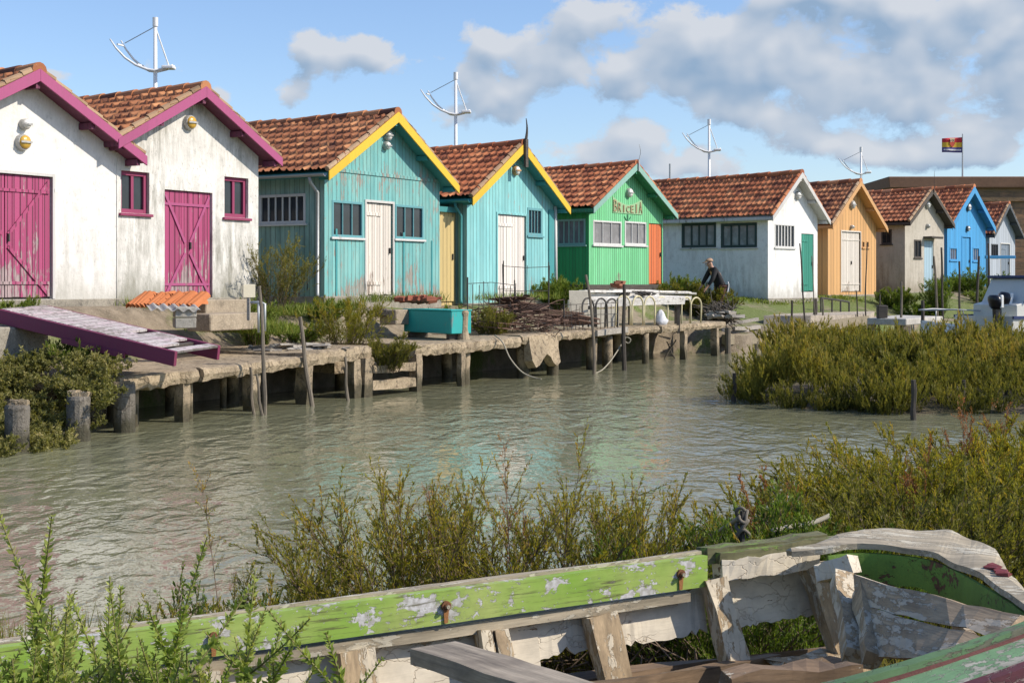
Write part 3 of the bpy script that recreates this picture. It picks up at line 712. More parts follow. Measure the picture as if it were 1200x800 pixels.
slab(g1,s_of(612),0,.20); slab(s_of(612)+.02,s_of(690),.01,.17); slab(s_of(690)+.02,s_of(775),.0,.15); slab(s_of(775)+.02,S1,0,.17)
b=MB()                                               # inner strip behind the missing slab, lower
for (q0,q1,dz) in ((.75,2.2,-.16),):
    R=[]
    for i in range(9):
        p,d,nn,qz,bz=edge_at(g0+(g1-g0)*i/8); R.append([p+nn*q0+Vector((0,0,qz+dz)),p+nn*q1+Vector((0,0,qz+.0)),p+nn*q1+Vector((0,0,qz-.4)),p+nn*q0+Vector((0,0,qz-.45))])
    b.loft(R,close=True)
b.build('deck_slab',M_quay,quay)
b=MB()                                               # two low beams closing the gap at the water
for (zz,h) in ((.17,.16),(.44,.13)):
    p0,d,nn,qz,_=edge_at(g0+.02); p1=edge_at(g1-.02)[0]
    b.beam(p0+nn*.06+Vector((0,0,zz)),p1+nn*.06+Vector((0,0,zz)),.2,h,seg=9,jit=.012)
b.build('tie_beam',M_quay,quay)
def pile(px,r,q=.1,square=True,mat=None,zt=None,name='pile',bot=-.6,lean=0):
    p,d,nn,qz,bz=edge_at(s_of(px)); c=p+nn*q; b=MB(); zt=(qz-.16) if zt is None else zt
    if square: b.beam(c+Vector((lean,0,bot)),c+Vector((0,0,zt)),r*1.7,r*1.7,up=nn,seg=9,jit=.012)
    else: b.tube([c+Vector((lean*(1-t),0,bot+(zt-bot)*t)) for t in np.linspace(0,1,8)],[r*(1+random.uniform(-.05,.08)) for _ in range(8)],12,jit=.05)
    return b.build(name,mat or M_pile,quay,smooth=not square)
for px,r,q,sq in ((180,.05,.3,0),(222,.085,.12,1),(240,.04,.25,0),(304,.10,.15,1),(318,.05,.9,0),(364,.11,.12,1),(420,.10,.1,1),(430,.12,.06,1),(490,.10,.06,1),(543,.065,.05,1),(556,.13,.25,0),(622,.12,.18,0),(650,.12,.05,0),
        (703,.12,.2,0),(717,.10,.1,0),(731,.04,.5,0),(761,.08,.1,0),(803,.08,.05,1),(840,.10,.05,1),(590,.10,1.3,0),(470,.1,1.3,0),(280,.1,1.2,0),(690,.1,1.3,0),(345,.1,1.2,0),(780,.1,1.3,0),(205,.1,1.0,0)):
    pile(px,r,q,bool(sq))
# broken apron hanging below the deck
p0,d,nn,qz,_=edge_at(s_of(617)); p1,_,_,qz1,_=edge_at(s_of(650)); b=MB(); R=[]
for i in range(9):
    t=i/8; c=p0.lerp(p1,t); k=.42+.12*math.sin(t*9)+random.uniform(-.02,.02)
    R.append([c-nn*.05+Vector((0,0,qz-.02)),c-nn*.08+Vector((0,0,qz-k*.5)),c-nn*.14+Vector((0,0,qz-k-.08)),c+nn*.05+Vector((0,0,qz-k-.1)),c+nn*.06+Vector((0,0,qz-.05))])
b.loft(R,close=True); b.build('broken_apron',M_quay,quay)
b=MB(); p0=edge_at(s_of(693))[0]; p1=edge_at(s_of(729))[0]; b.beam(p0-nn*.12+Vector((0,0,.80)),p1-nn*.12+Vector((0,0,.84)),.07,.12,seg=5,jit=.004)
M_greyplank=old_wood('silver_grey_plank',(.46,.42,.36),(.16,.14,.12))
b.build('fender_plank',M_greyplank,quay)
# three round mooring piles on the left bank
for px,yb,yt,r,lab in ((20,528,474,.135,'short round concrete pile nearest the left edge of the photo'),(92,516,464,.14,'round concrete pile standing between two others in the left shrubs'),(146,506,450,.135,'round concrete pile beside the corner of the quay deck')):
    Y=Yw(yb); c=W(px,yb,Y); top=W(px,yt,Y).z; b=MB()
    b.tube([(c.x,c.y,-.5)]+[(c.x,c.y,top*t) for t in (0,.25,.5,.75,.93,1)],[r,r,r*1.01,r*.99,r,r*1.02,r*.93],16,jit=.03)
    root=thing('concrete_pile',lab,'pile',(0,0,0),0,'round concrete piles on the left bank'); b.build('shaft',M_pilebig,root,smooth=False)
    b=MB()
    for k in range(7):
        a=random.uniform(0,6.28); rr=r*random.uniform(.1,.75); b.box((c.x+rr*math.cos(a)-.05,c.y+rr*math.sin(a)-.05,top-.03),(c.x+rr*math.cos(a)+.05,c.y+rr*math.sin(a)+.05,top+random.uniform(.02,.06)),jit=.02)
    stuff(b.build('rubble_cap',M_quay,root))
# ---------------------------------------------------------------- pink ramp
M_ramp_side=paint_wood('ramp_purple_side',(.19,.026,.075),(.12,.06,.06),.15,5,gap=0,dirt=.2)
M_ramp_top=paint_wood('ramp_worn_planks',(.56,.52,.50),(.36,.32,.29),.55,.17,axis=(1,0,0),dirt=.35,old=(.52,.40,.43))
A=W(18,362,18.6); B=W(205,412,16.95); C=W(253,404,17.75); D_=C+(A-B)
RW=(C-B); ax=(A-B).normalized(); wd=RW.normalized(); Ln=(A-B).length; up=wd.cross(ax); up=up if up.z>0 else -up
Mr=Matrix((( ax.x,wd.x,up.x,B.x),(ax.y,wd.y,up.y,B.y),(ax.z,wd.z,up.z,B.z),(0,0,0,1)))
ramp=thing('boarding_ramp','long sloping wooden ramp with dark pink sides leading up to the pink double door','ramp',(0,0,0)); ramp.matrix_world=Mr
wR=RW.length
for y in (0,wR-.05):
    b=MB(); b.box((0,y,-.19),(Ln,y+.05,.0)); b.build('side_beam',M_ramp_side,ramp,bevel=.004)
n_=int(Ln/.17)
b=MB()
for i in range(n_):
    x0=i*Ln/n_
    if i in (1,2,6): 
        if i==1: continue
        b.box((x0+.004,.02,-.028),(x0+Ln/n_-.004,wR*.55,.0)); continue
    b.box((x0+.004,.051,-.028+random.uniform(-.003,.003)),(x0+Ln/n_-.004,wR-.052+0,.004+random.uniform(-.003,.003)))
b.build('deck_planks',M_ramp_top,ramp)
for x in (.4,1.4,2.4,3.3):
    if x<Ln-.2:
        b=MB(); b.box((x,.051,-.12),(x+.06,wR-.052,-.03)); b.build('cross_bearer',M_darkwood,ramp)
b=MB(); b.box((.8,-.02,-.24),(1.9,-.001,-.17)); b.build('patch_board',M_ramp_side,ramp)
# concrete sill block carrying the top of the ramp
b=MB(); T=A+Vector((.15,.25,0)); b.box((-1.2,-.30,.55),(.02,.9,A.z-.22),Matrix.Translation((T.x,T.y,0))@Matrix.Rotation(math.atan2(.857,.515),4,'Z'),jit=.02)
tag(b.build('doorstep_block',M_found,bevel=.02),'concrete block under the upper end of the pink ramp','block')
# ---------------------------------------------------------------- things on the quay
M_box=paint_wood('turquoise_box_paint',(.02,.40,.38),(.25,.3,.28),.35,5,gap=0,dirt=.25); M_boxend=M_box
def ground_pt(px,py,Y): return W(px,py,Y)
p0=W(473,384,26.4); p1=W(527,389,25.2); p2=W(537,387,26.0)
ax=(Vector((p1.x,p1.y,0))-Vector((p0.x,p0.y,0))); Lb=ax.length+.05; ang=math.atan2(ax.y,ax.x)
bx=thing('fish_box','long turquoise box standing on the quay in front of the turquoise hut','box',(p0.x,p0.y,.905),ang)
b=MB(); b.box((0,0,.03),(Lb,.46,.45)); b.build('body',M_box,bx,bevel=.012)
b=MB(); b.box((-.012,-.012,.45),(Lb+.012,.472,.475)); b.build('lid',M_box,bx,bevel=.006)
for x_ in (.1,Lb-.2): b=MB(); b.box((x_,.03,-.09),(x_+.1,.43,.03)); b.build('skid',M_darkwood,bx)
c=W(543,391,25.4); b=MB(); b.tube([(c.x,c.y,.80),(c.x,c.y,.90),(c.x,c.y,1.02),(c.x+.01,c.y,1.26),(c.x,c.y,1.32),(c.x,c.y,1.37)],[.13,.105,.085,.08,.10,.085],12,jit=.03)
tag(b.build('bollard',M_quay),'stubby worn bollard at the end of the turquoise box','bollard')
# roof tiles stacked before the pink door
M_newtile=plain('orange_tile',(.52,.17,.055),.8,.35)
i_=0
for row in range(3):
    for k in range(17-row*3):
        Y=20.9+.1*row; c=W(152+k*4.6+row*9,361-row*5.5,Y); b=MB(); an=.95+random.uniform(-.1,.1)
        R=[]
        for t in (0,1):
            R.append([Vector((r*math.cos(u)*.9,t*.36,r*math.sin(u))) for r in (.085,) for u in np.linspace(.1,PI-.1,6)]+[Vector((.068*math.cos(u)*.9,t*.36,.068*math.sin(u))) for u in np.linspace(PI-.1,.1,6)])
        b.loft(R,close=True); o=b.build('roof_tile',M_newtile); o.location=c; o.rotation_euler=(random.uniform(-.12,.12)+.5*(row==0),random.uniform(-.25,.25),-.55+random.uniform(-.15,.15))
        tag(o,'loose orange roof tile in the heap before the stained white hut','tile','loose roof tiles in the heap')
# breeze blocks and corrugated sheet
M_block=concrete('grey_block',(.42,.40,.35),(.2,.19,.16),2.0,.01); M_sheet=plain('corrugated_fibre_cement',(.36,.35,.33),.85,.3)
for k,(px,py,lab) in enumerate(((216,384,'lower grey concrete block under the corrugated sheet'),(216,371.5,'upper grey concrete block carrying the corrugated sheet'))):
    c=W(px,py,20.2); b=MB(); b.box((-.15,-.2,0),(.15,.2,.15),Matrix.Translation(c)@Matrix.Rotation(.35,4,'Z'),jit=.004); tag(b.build('concrete_block',M_block,bevel=.008),lab,'block')
c=W(203,362,20.2); b=MB(); G=[];
for i in range(41):
    x=-.36+.72*i/40; G.append([Vector((x,-.3,.022*math.sin(x*42))),Vector((x,.34,.022*math.sin(x*42)+.05)),Vector((x,.34,.022*math.sin(x*42)+.043)),Vector((x,-.3,.022*math.sin(x*42)-.007))])
b.loft(G,close=True); o=b.build('corrugated_sheet',M_sheet); o.location=c; o.rotation_euler=(.02,.04,.35); tag(o,'small corrugated grey sheet lying on concrete blocks','sheet')
# steps of the stained hut / of the turquoise hut
for (px,py,Y,sz,lab) in ((255,358,22.0,(1.0,.45,.10),'low concrete step below the pink double door, upper of two'),(262,372,21.4,(1.1,.5,.06),'broad concrete step below the pink double door, lower of two'),(470,368,26.4,(.9,.4,.10),'concrete step in front of the white plank door')):
    c=W(px,py,Y); b=MB(); b.box((-sz[0]/2,-sz[1]/2,-.2),(sz[0]/2,sz[1]/2,sz[2]),Matrix.Translation(c)@Matrix.Rotation(1.03,4,'Z'),jit=.015); tag(b.build('concrete_step',M_quaytop,bevel=.015),lab,'step')
# small sign on a post
r_=thing('small_sign','small blank cream signboard on a short post beside the stained white hut','sign',W(291,375,20.6)); b=MB(); b.beam((0,0,0),(0,0,.34),.05,.05,jit=.004); b.build('post',M_greyplank,r_)
b=MB(); b.box((-.09,-.03,.34),(.10,.0,.54),Matrix.Rotation(.5,4,'Z')); b.build('board',plain('cream_board',(.60,.55,.42),.7,.2),r_,bevel=.004)
r_=thing('pipe_rail','bent grey pipe rail beside the small cream signboard','rail',W(303,388,20.0)); b=MB(); b.tube([(-.12,0,.42),(.03,0,.42),(.09,0,.40),(.09,0,.0)],.022,8); b.tube([(.0,.0,.42),(.0,.0,-.02)],.018,8); b.build('pipe',M_zinc,r_,smooth=True)
# rubble and litter heaps
def heap(name,label,cat,pts,n,size,mat,spread,seed=1,flat=.4):
    rg=random.Random(seed); b=MB()
    for k in range(n):
        c=Vector(pts[rg.randrange(len(pts))])+Vector((rg.gauss(0,spread),rg.gauss(0,spread),abs(rg.gauss(0,spread*.25))))
        s=size*rg.uniform(.4,1.2); M=Matrix.Translation(c)@Matrix.Rotation(rg.uniform(0,6),4,'Z')@Matrix.Rotation(rg.uniform(-.5,.5),4,'X'); b.box((-s,-s*.6,-s*flat),(s,s*.6,s*flat),M,jit=s*.18)
    o=b.build(name,mat); tag(o,label,cat); return stuff(o)
heap('stone_rubble','grey broken boards and slates littering the quay edge','rubble',[W(px,409,22) for px in (300,320,345,370,395)],34,.13,M_greyplank,.12,2,.08)
heap('brick_rubble','red brick and tile rubble at the foot of the turquoise hut','rubble',[W(px,352,26.6) for px in (478,485,495,505)],40,.10,plain('brick_red',(.30,.09,.05),.9,.4),.11,3)
heap('sack_rubble','dark tumbled debris under the corner of the turquoise hut','rubble',[W(447,367,26.0)],14,.12,M_darkwood,.08,4)
# rusty oyster cages: flat mesh trays in a heap
def cage(c,rz,tilt,L_,w_,h_,label,mat,st=.09):
    r=thing('oyster_cage',label,'cage',c,rz,'rusty oyster cages on the quay'); r.rotation_euler=(tilt[0],tilt[1],rz); b=MB(); t=.010
    for z in (0,h_):
        for k in range(int(L_/st)+1): x=-L_/2+k*L_/int(L_/st); b.beam((x,-w_/2,z),(x,w_/2,z),t,t)
        for k in range(int(w_/st)+1): y=-w_/2+k*w_/int(w_/st); b.beam((-L_/2,y,z),(L_/2,y,z),t,t)
    for k in range(int(L_/(st*1.6))+1):
        x=-L_/2+k*L_/int(L_/(st*1.6)); b.beam((x,-w_/2,0),(x,-w_/2,h_),t,t); b.beam((x,w_/2,0),(x,w_/2,h_),t,t)
    b.build('wire_mesh',mat,r); b=MB()
    for x in (-L_/2,L_/2):
        for z in (0,h_): b.beam((x,-w_/2,z),(x,w_/2,z),.022,.022)
    for y in (-w_/2,w_/2):
        for z in (0,h_): b.beam((-L_/2,y,z),(L_/2,y,z),.022,.022)
    b.build('frame',mat,r)
rg=random.Random(5); names=['flat rusty cage at the bottom of the heap, left','flat rusty cage at the bottom of the heap, right','rusty cage in the middle of the heap','rusty cage leaning on the heap before the white door','topmost rusty cage of the heap','small rusty cage lying right of the heap','rusty cage at the back of the heap','rusty cage lying by the weathered planks']
for k,(px,py,Y) in enumerate(((585,384,27.6),(630,382,28.2),(600,372,28.4),(575,366,28.3),(600,356,29.0),(655,372,29.4),(620,364,29.6),(672,378,29.5))):
    cage(W(px,py,Y),.9+rg.uniform(-.5,.5),(rg.uniform(-.12,.12),rg.uniform(-.12,.12)),rg.uniform(.8,1.25),rg.uniform(.55,.75),.10,names[k],M_iron)
o=heap('rusty_scrap','tangle of rusty rods and sheets piled before the pale turquoise hut','scrap',[W(px,py,28.6) for px,py in ((565,378),(580,371),(600,362),(615,371),(640,380),(590,352),(610,350),(655,376))],55,.10,M_iron,.14,8,.05)
rg=random.Random(17); b=MB()
for k in range(210):
    c=W(rg.uniform(552,664),rg.uniform(372,386) if rg.random()<.8 else rg.uniform(356,372),rg.uniform(27.4,28.9)); d=Vector((rg.gauss(0,1),rg.gauss(0,.6),rg.gauss(0,.32))).normalized()*rg.uniform(.15,.6)
    b.tube([c,c+d*.5+Vector((0,0,rg.uniform(-.02,.05))),c+d],rg.uniform(.005,.011),4)
stuff(tag(b.build('rusty_wire',M_iron),'tangle of thin rusty wire and rods over the heap of cages','wire'))
# tall thin wire fence panels
def wire_panel(name,pts,z0,z1,label,st=.16,mat=M_darkiron,r=.007):
    t=thing(name,label,'wire fence',pts[0]); b=MB(); o=pts[0]
    n=max(2,int((pts[1]-pts[0]).length/st)); rg=random.Random(len(label))
    for i in range(n+1):
        p=pts[0].lerp(pts[1],i/n)-o; 
        if rg.random()<.8: b.tube([p+Vector((0,0,z0)),p+Vector((rg.uniform(-.03,.03),0,z1-rg.uniform(0,.1)))],r,4)
    for z in (z0+.15,(z0+z1)/2,z1-.06): b.tube([(0,0,z+rg.uniform(-.03,.03)),(pts[1]-o)*.5+Vector((0,0,z+rg.uniform(-.04,.04))),(pts[1]-o)+Vector((0,0,z))],r,4)
    b.build('wires',mat,t)
    for p in pts: b=MB(); b.tube([p-o+Vector((0,0,z0)),p-o+Vector((0,0,z1+.05))],r*2,6); b.build('post',mat,t)
def gp(px,py,Y): return W(px,py,Y)
wire_panel('wire_panel',(gp(548,384,27.0),gp(603,384,28.6)),0,.95,'sagging wire panel before the white door of the pale turquoise hut',.2)
wire_panel('wire_panel',(gp(590,372,29.6),gp(643,372,30.2)),0,1.18,'rusty wire panel in front of the pale turquoise hut, behind the cages',.26)
wire_panel('wire_panel',(gp(661,389,28.6),gp(724,384,30.6)),0,.62,'low dark wire panel at the quay edge under the weathered planks',.15)
# stack of white boards on trestles
M_whiteplank=old_wood('flaking_white_board',(.42,.38,.32),(.12,.10,.08),(.80,.77,.71),.62,0)
tr=thing('board_trestle','low trestle under the stack of weathered white boards','trestle',W(740,372,32.2)); 
for px,Y in ((690,31.6),(740,32.2),(795,33.0)):
    b=MB(); c=W(px,372,Y)-W(740,372,32.2); b.beam((c.x,c.y,-.4),(c.x,c.y,.24),.07,.07); b.beam((c.x,c.y+.5,-.4),(c.x,c.y+.5,.24),.07,.07); b.beam((c.x,c.y-.06,.26),(c.x,c.y+.6,.26),.07,.06); b.build('leg',M_darkwood,tr)
labs=['lowest front white board of the weathered stack','white board lying behind the front one in the stack','broken white board in the middle of the stack','greyed board at the back of the stack','short white board on top of the stack, left','topmost splintered board on the stack']
for k,((x0,y0),(x1,y1),Y0,Y1,wd_,hh) in enumerate((((668,356),(800,352),31.5,33.0,.2,.17),((672,350),(806,349),31.9,33.5,.25,.10),((682,346),(770,346),32.2,33.2,.22,.11),((702,343),(812,344),32.7,34.0,.3,.05),((682,341),(738,341.5),32.0,32.7,.22,.05),((716,339.5),(808,342.5),32.6,33.8,.16,.04))):
    b=MB(); b.beam(W(x0,y0,Y0),W(x1,y1,Y1),wd_,hh,seg=8,jit=.008); o=b.build('weathered_board',M_whiteplank); tag(o,labs[k],'board','stack of weathered white boards')
b=MB(); c=W(668,385,30.6); b.box((0,-.03,0),(.42,.03,.85),Matrix.Translation(c)@Matrix.Rotation(.25,4,'Z')@Matrix.Rotation(-.08,4,'X'),jit=.02); tag(b.build('leaning_panel',plain('dirty_cream_panel',(.50,.46,.37),.8,.45,0,4)),'broken cream panel leaning at the left end of the weathered boards','panel')
b=MB(); c=W(690,384,31.2); b.box((0,-.03,0),(.8,.03,.42),Matrix.Translation(c)@Matrix.Rotation(.5,4,'Z')@Matrix.Rotation(-.12,4,'X'),jit=.02); tag(b.build('leaning_panel',plain('grey_panel',(.38,.36,.30),.8,.45,0,4)),'grey panel standing under the weathered boards','panel')
o=heap('plank_litter','dark splinters and scraps lying on the weathered boards','scrap',[W(px,345,32.6) for px in (700,725,745,760)],22,.14,M_darkwood,.12,9,.12)
b=MB(); c=W(727,336,33)
for k in range(8): b.box((-.1,-.06,-.03),(.1,.06,.03),Matrix.Translation(c+Vector((random.uniform(-.15,.15),random.uniform(-.1,.1),.04*k*.4)))@Matrix.Rotation(random.uniform(0,3),4,'Z'),jit=.02)
stuff(tag(b.build('brick_pile',plain('dull_brick',(.30,.12,.07),.9,.4)),'small heap of reddish bricks on top of the weathered boards','bricks'))
# hoops
M_hoop=plain('cream_painted_hoop',(.62,.55,.34),.5,.25); M_hoopdark=M_darkiron
def hoop(px,py,Y,wd_,ht,mat,label,group):
    c=W(px,py,Y); b=MB(); P_=[(-wd_/2,0,-.02),(-wd_/2,0,ht*.45)]+[(-wd_/2*math.cos(t),0,ht-.5*wd_*1.15+.5*wd_*1.15*math.sin(t)) for t in np.linspace(.15,PI-.15,11)]+[(wd_/2,0,ht*.45),(wd_/2,0,-.02)]
    b.tube(P_,.021,7); o=b.build('garden_hoop',mat,smooth=True); o.location=c; o.rotation_euler=(random.uniform(-.05,.05),0,.7+random.uniform(-.15,.15)); tag(o,label,'hoop',group)
HL=['first cream hoop from the left in the row of four','second cream hoop from the left in the row of four','third cream hoop from the left, yellowish','last cream hoop on the right of the row of four','left one of two cream hoops at the end of the boards','rightmost cream hoop, paler than its neighbour']
for k,(px,wd_) in enumerate(((730,.42),(747,.40),(761,.38),(775,.40),(804,.38),(815,.40))): hoop(px,380.5-k*.6,31.0+.55*k,wd_,.66-.01*k,M_hoop,HL[k],'cream hoops along the quay')
for k,(px,lab) in enumerate(((690,'dark iron hoop at the left of the row'),(705,'second dark iron hoop, beside the tall stake'),(716,'dark iron hoop touching the first cream hoop'))): hoop(px,382,30.2+.4*k,.40,.62,M_hoopdark,lab,'dark hoops along the quay')
b=MB(); c=W(774,381,32.6); R=[]
for z,rx in ((0,.13),(.10,.15),(.2,.11),(.30,.09),(.36,.03)): R.append([c+Vector((rx*math.cos(t)*(1+.2*math.sin(3*t+z*19)+random.uniform(-.18,.18)),rx*math.sin(t)*(1+random.uniform(-.2,.2)),z+random.uniform(-.03,.03))) for t in np.linspace(0,2*PI,15)[:-1]])
b.loft(R,close=True); tag(b.build('plastic_sack',plain('crumpled_white_plastic',(.62,.63,.66),.4,.5,0,14),smooth=True),'crumpled pale plastic sack inside the last hoop of the row','sack')
# rope
M_rope=plain('grey_rope',(.33,.30,.23),.9,.4,0,60)
def rope(pts,r,label,smooth_n=6):
    P_=[]
    for i in range(len(pts)-1):
        p0=Vector(pts[max(i-1,0)]);p1=Vector(pts[i]);p2=Vector(pts[i+1]);p3=Vector(pts[min(i+2,len(pts)-1)])
        for k in range(smooth_n):
            t=k/smooth_n; P_.append(.5*((2*p1)+(p2-p0)*t+(2*p0-5*p1+4*p2-p3)*t*t+(3*p1-p0-3*p2+p3)*t**3))
    P_.append(Vector(pts[-1])); b=MB(); b.tube(P_,r,7); return tag(b.build('mooring_rope',M_rope,smooth=True),label,'rope')
rope([W(580,393,25.8),W(589,401,25.6),W(598,420,25.5),W(612,436,25.5),W(628,443,25.4),W(634,444,25.2)],.014,'rope hanging from the quay edge down into the water left of the broken apron')
rope([W(733,396,29.5),W(728,404,29.4),W(716,422,29.0),W(706,433,28.6),W(698,437,28.4)],.014,'taut rope running from the tall post down to the water')
rope([W(731,399,29.5),W(736,402,29.5),W(739,398,29.5),W(735,395,29.5),W(730,397,29.5),W(733,401,29.5)],.014,'loop of rope knotted round the tall post')
# stakes and poles
M_stake=old_wood('stake_wood',(.22,.185,.14),(.07,.06,.05),axis=2); M_stakedark=old_wood('dark_stake_wood',(.085,.07,.055),(.03,.028,.022),axis=2)
def stake(xb,yb,xt,yt,Y,r,label,bend=0,dark=False,group='stakes along the quay',zb=None,Yt=None):
    p=W(xb,yb,Y); q=W(xt,yt,Yt or Y); 
    if zb is not None: p.z=zb
    b=MB(); P_=[p.lerp(q,t)+Vector((bend*math.sin(PI*t)+.012*math.sin(9*t),0,0)) for t in np.linspace(0,1,8)]
    b.tube(P_,[r*(1.1-.35*t)*random.uniform(.93,1.07) for t in np.linspace(0,1,8)],7,jit=.08); return tag(b.build('stake',M_stakedark if dark else M_stake),label,'stake',group)
stake(308,478,303,335,19.5,.032,'tall thin stake beside the small cream signboard',.05,zb=-.4)
stake(368,470,351,371,20.9,.036,'leaning stake at the quay edge left of the yellow green bush',0,zb=-.3)
stake(299,480,293,430,19.6,.025,'short leaning stick under the quay beside the tall thin stake',0,zb=-.3)
stake(311,484,300,438,19.4,.022,'thin slanting stick under the quay right of the short one',0,zb=-.3)
stake(409,468,404,418,21.8,.028,'short slanted stick in the water before the quay pile',0,zb=-.3)
stake(694,448,686,322,27.9,.034,'bent bare stake standing before the weathered boards',.1,zb=-.4)
stake(731,446,731,333,29.3,.05,'dark post with rope tied round it, before the hoops',0,True,zb=-.4)
stake(773,438,792,398,33.6,.022,'thin pale pole slanting under the quay deck',0,zb=-.2)
stake(795,432,781,400,34.0,.02,'thin dark pole crossing another under the deck',0,True,zb=-.2)
# wooden staging to the right of the quay
M_beam=old_wood('staging_timber',(.40,.335,.23),(.12,.10,.07))
stg=thing('timber_staging','low timber staging of bleached beams on posts beyond the end of the quay','staging',(0,0,0))
BE=[(848,402,36.2,851),(902,398,37.6,0),(905,397,37.6,0),(938,390,38.6,0),(948,388,39.2,0),(1018,376,41.5,0)]
for (xa,ya,Ya),(xb,yb,Yb),h in (((848,398,36.2),(902,396,37.4),.26),((905,394,37.5),(945,385,38.9),.3),((949,383.5,39.1),(1016,375,41.4),.27)):
    b=MB(); b.beam(W(xa,ya,Ya),W(xb,yb,Yb),.16,h,seg=7,jit=.012); b.build('beam',M_beam,stg)
for (x,y0,y1,Y) in ((853,420,384,36.0),(870,420,400,36.6),(886,420,400,37.0),(900,418,388,37.3),(912,416,390,37.7),(928,414,385,38.3),(944,412,380,38.9),(960,405,386,39.4),(975,402,380,40.0),(995,398,376,40.8)):
    p=W(x,y0,Y); p.z=-.4; b=MB(); b.tube([p,W(x,y1,Y)],[.085,.075],8,jit=.08); b.build('post',M_stake,stg)
for (xa,ya,Ya,xb,yb,Yb) in ((850,380,37.0,888,374,37.6),(848,388,36.8,876,387,37.4),(860,385,36.6,890,383,38.2),(846,378,36.6,848,396,36.4)):
    b=MB(); b.beam(W(xa,ya,Ya),W(xb,yb,Yb),.1,.09,seg=4,jit=.008); b.build('plank',M_greyplank,stg)
M_gravel=concrete('pale_gravel',(.52,.45,.36),(.22,.19,.16),6,.02)
b=MB(); P4=[W(895,371,39.3),W(950,385,39.3),W(1020,377,41.6),W(1025,369,45.5),W(940,366,44.0)]
zt=.92
b.prism([(p.x,p.y) for p in P4],.2,zt,lambda a,c,d:Vector((a,c,d))); o=b.build('slipway',M_gravel); structure(o)
# rail fence before the apricot hut
rf=thing('post_rail','thin iron rail on four slender posts in front of the apricot hut','rail',W(965,372,43))
b=MB(); p=[W(x,y,43.6+k*.3)-rf.location for k,(x,y) in enumerate(((962,349),(975,350.5),(985,352),(995,354)))]
b.tube(p,.03,6); b.build('top_rail',M_darkiron,rf)
for k,q in enumerate(p): b=MB(); b.tube([q,q-Vector((0,0,.72))],.028,6); b.build('post',M_darkiron,rf)
# stakes over on the right, each with its own line
SR=[(928,402,928,352,38.6,.05,True,'thick dark post on the staging, below the white hut'),(951,378,955,350,40.5,.10,True,'stout leaning post standing before the sea green door'),(946,396,937,285,39.2,.035,True,'tall thin bent pole in front of the sea green door'),
 (963,400,964,350,39.8,.04,False,'pale thin stake right of the stout leaning post'),(1005,398,1003,340,41,.03,True,'slender dark pole before the cream double door'),(1016,396,1016,285,41.3,.03,True,'long dark pole before the right edge of the apricot hut'),
 (1057,400,1056,330,38,.045,False,'grey stake at the corner of the bare cement hut'),(1081,400,1081,352,36,.075,True,'dark square post left of the small white boat'),(1099,372,1094,300,45,.06,False,'leafy pole leaning beside the pale blue door'),(1105,372,1103,290,45,.05,True,'dark pole close beside the leafy pole'),
 (1126,360,1124,306,44,.05,True,'dark pole standing before the blue door'),(1147,362,1147,300,44,.06,True,'dark pole before the right window of the blue hut'),(1160,352,1158,285,46,.05,True,'rust brown pole at the right corner of the blue hut'),(960,384,951,300,39.5,.02,False,'very thin twig pole beside the sea green door'),
 (1032,392,1031,345,38.5,.03,True,'short dark stake left of the pale platform')]
for xb,yb,xt,yt,Y,r,dk,lab in SR: stake(xb,yb,xt,yt,Y,r*.8,lab,random.uniform(-.05,.05),dk,'poles among the moorings on the right',zb=-.4)
for (px,yt,Y,lab) in ((828,408,0,''),): pass
for (xb,yb,xt,yt,lab) in ((1072,492,1070,445,'dark short stake at the right in front of the islet'),(1130,482,1128,445,'upright stake in front of the islet scrub'),(1178,478,1180,448,'pale stake at the far right of the islet shore'),(861,470,860,437,'stub of a stake at the left tip of the islet')):
    Y=Yw(yb); stake(xb,yb,xt,yt,Y,.045,lab,0,True,'stakes in front of the islet',zb=-.4)
# pale concrete platform
pl=thing('landing_platform','pale concrete landing platform beside the small white boat','platform',(0,0,0))
Q=[W(1016,371,37.5),W(1062,374,36.8),W(1105,369,39.5),W(1052,366.5,41)]
b=MB(); b.prism([(p.x,p.y) for p in Q],.72,.90,lambda a,c,d:Vector((a,c,d))); b.build('slab',concrete('pale_slab',(.52,.50,.46),(.3,.28,.24),1.5,.01),pl,bevel=.02)
for k,p in enumerate(Q): b=MB(); c=p.lerp((Q[0]+Q[2])/2,.12); b.beam((c.x,c.y,-.4),(c.x,c.y,.72),.2,.2,up=(0,1,0),jit=.01); b.build('leg',M_pile,pl)
b=MB(); b.box((-.12,-.12,.90),(.12,.12,1.25),Matrix.Translation((W(1036,372,37.2).x,37.4,0)),jit=.01); tag(b.build('mooring_block',M_darkwood,bevel=.01),'dark mooring block on the pale platform','block')
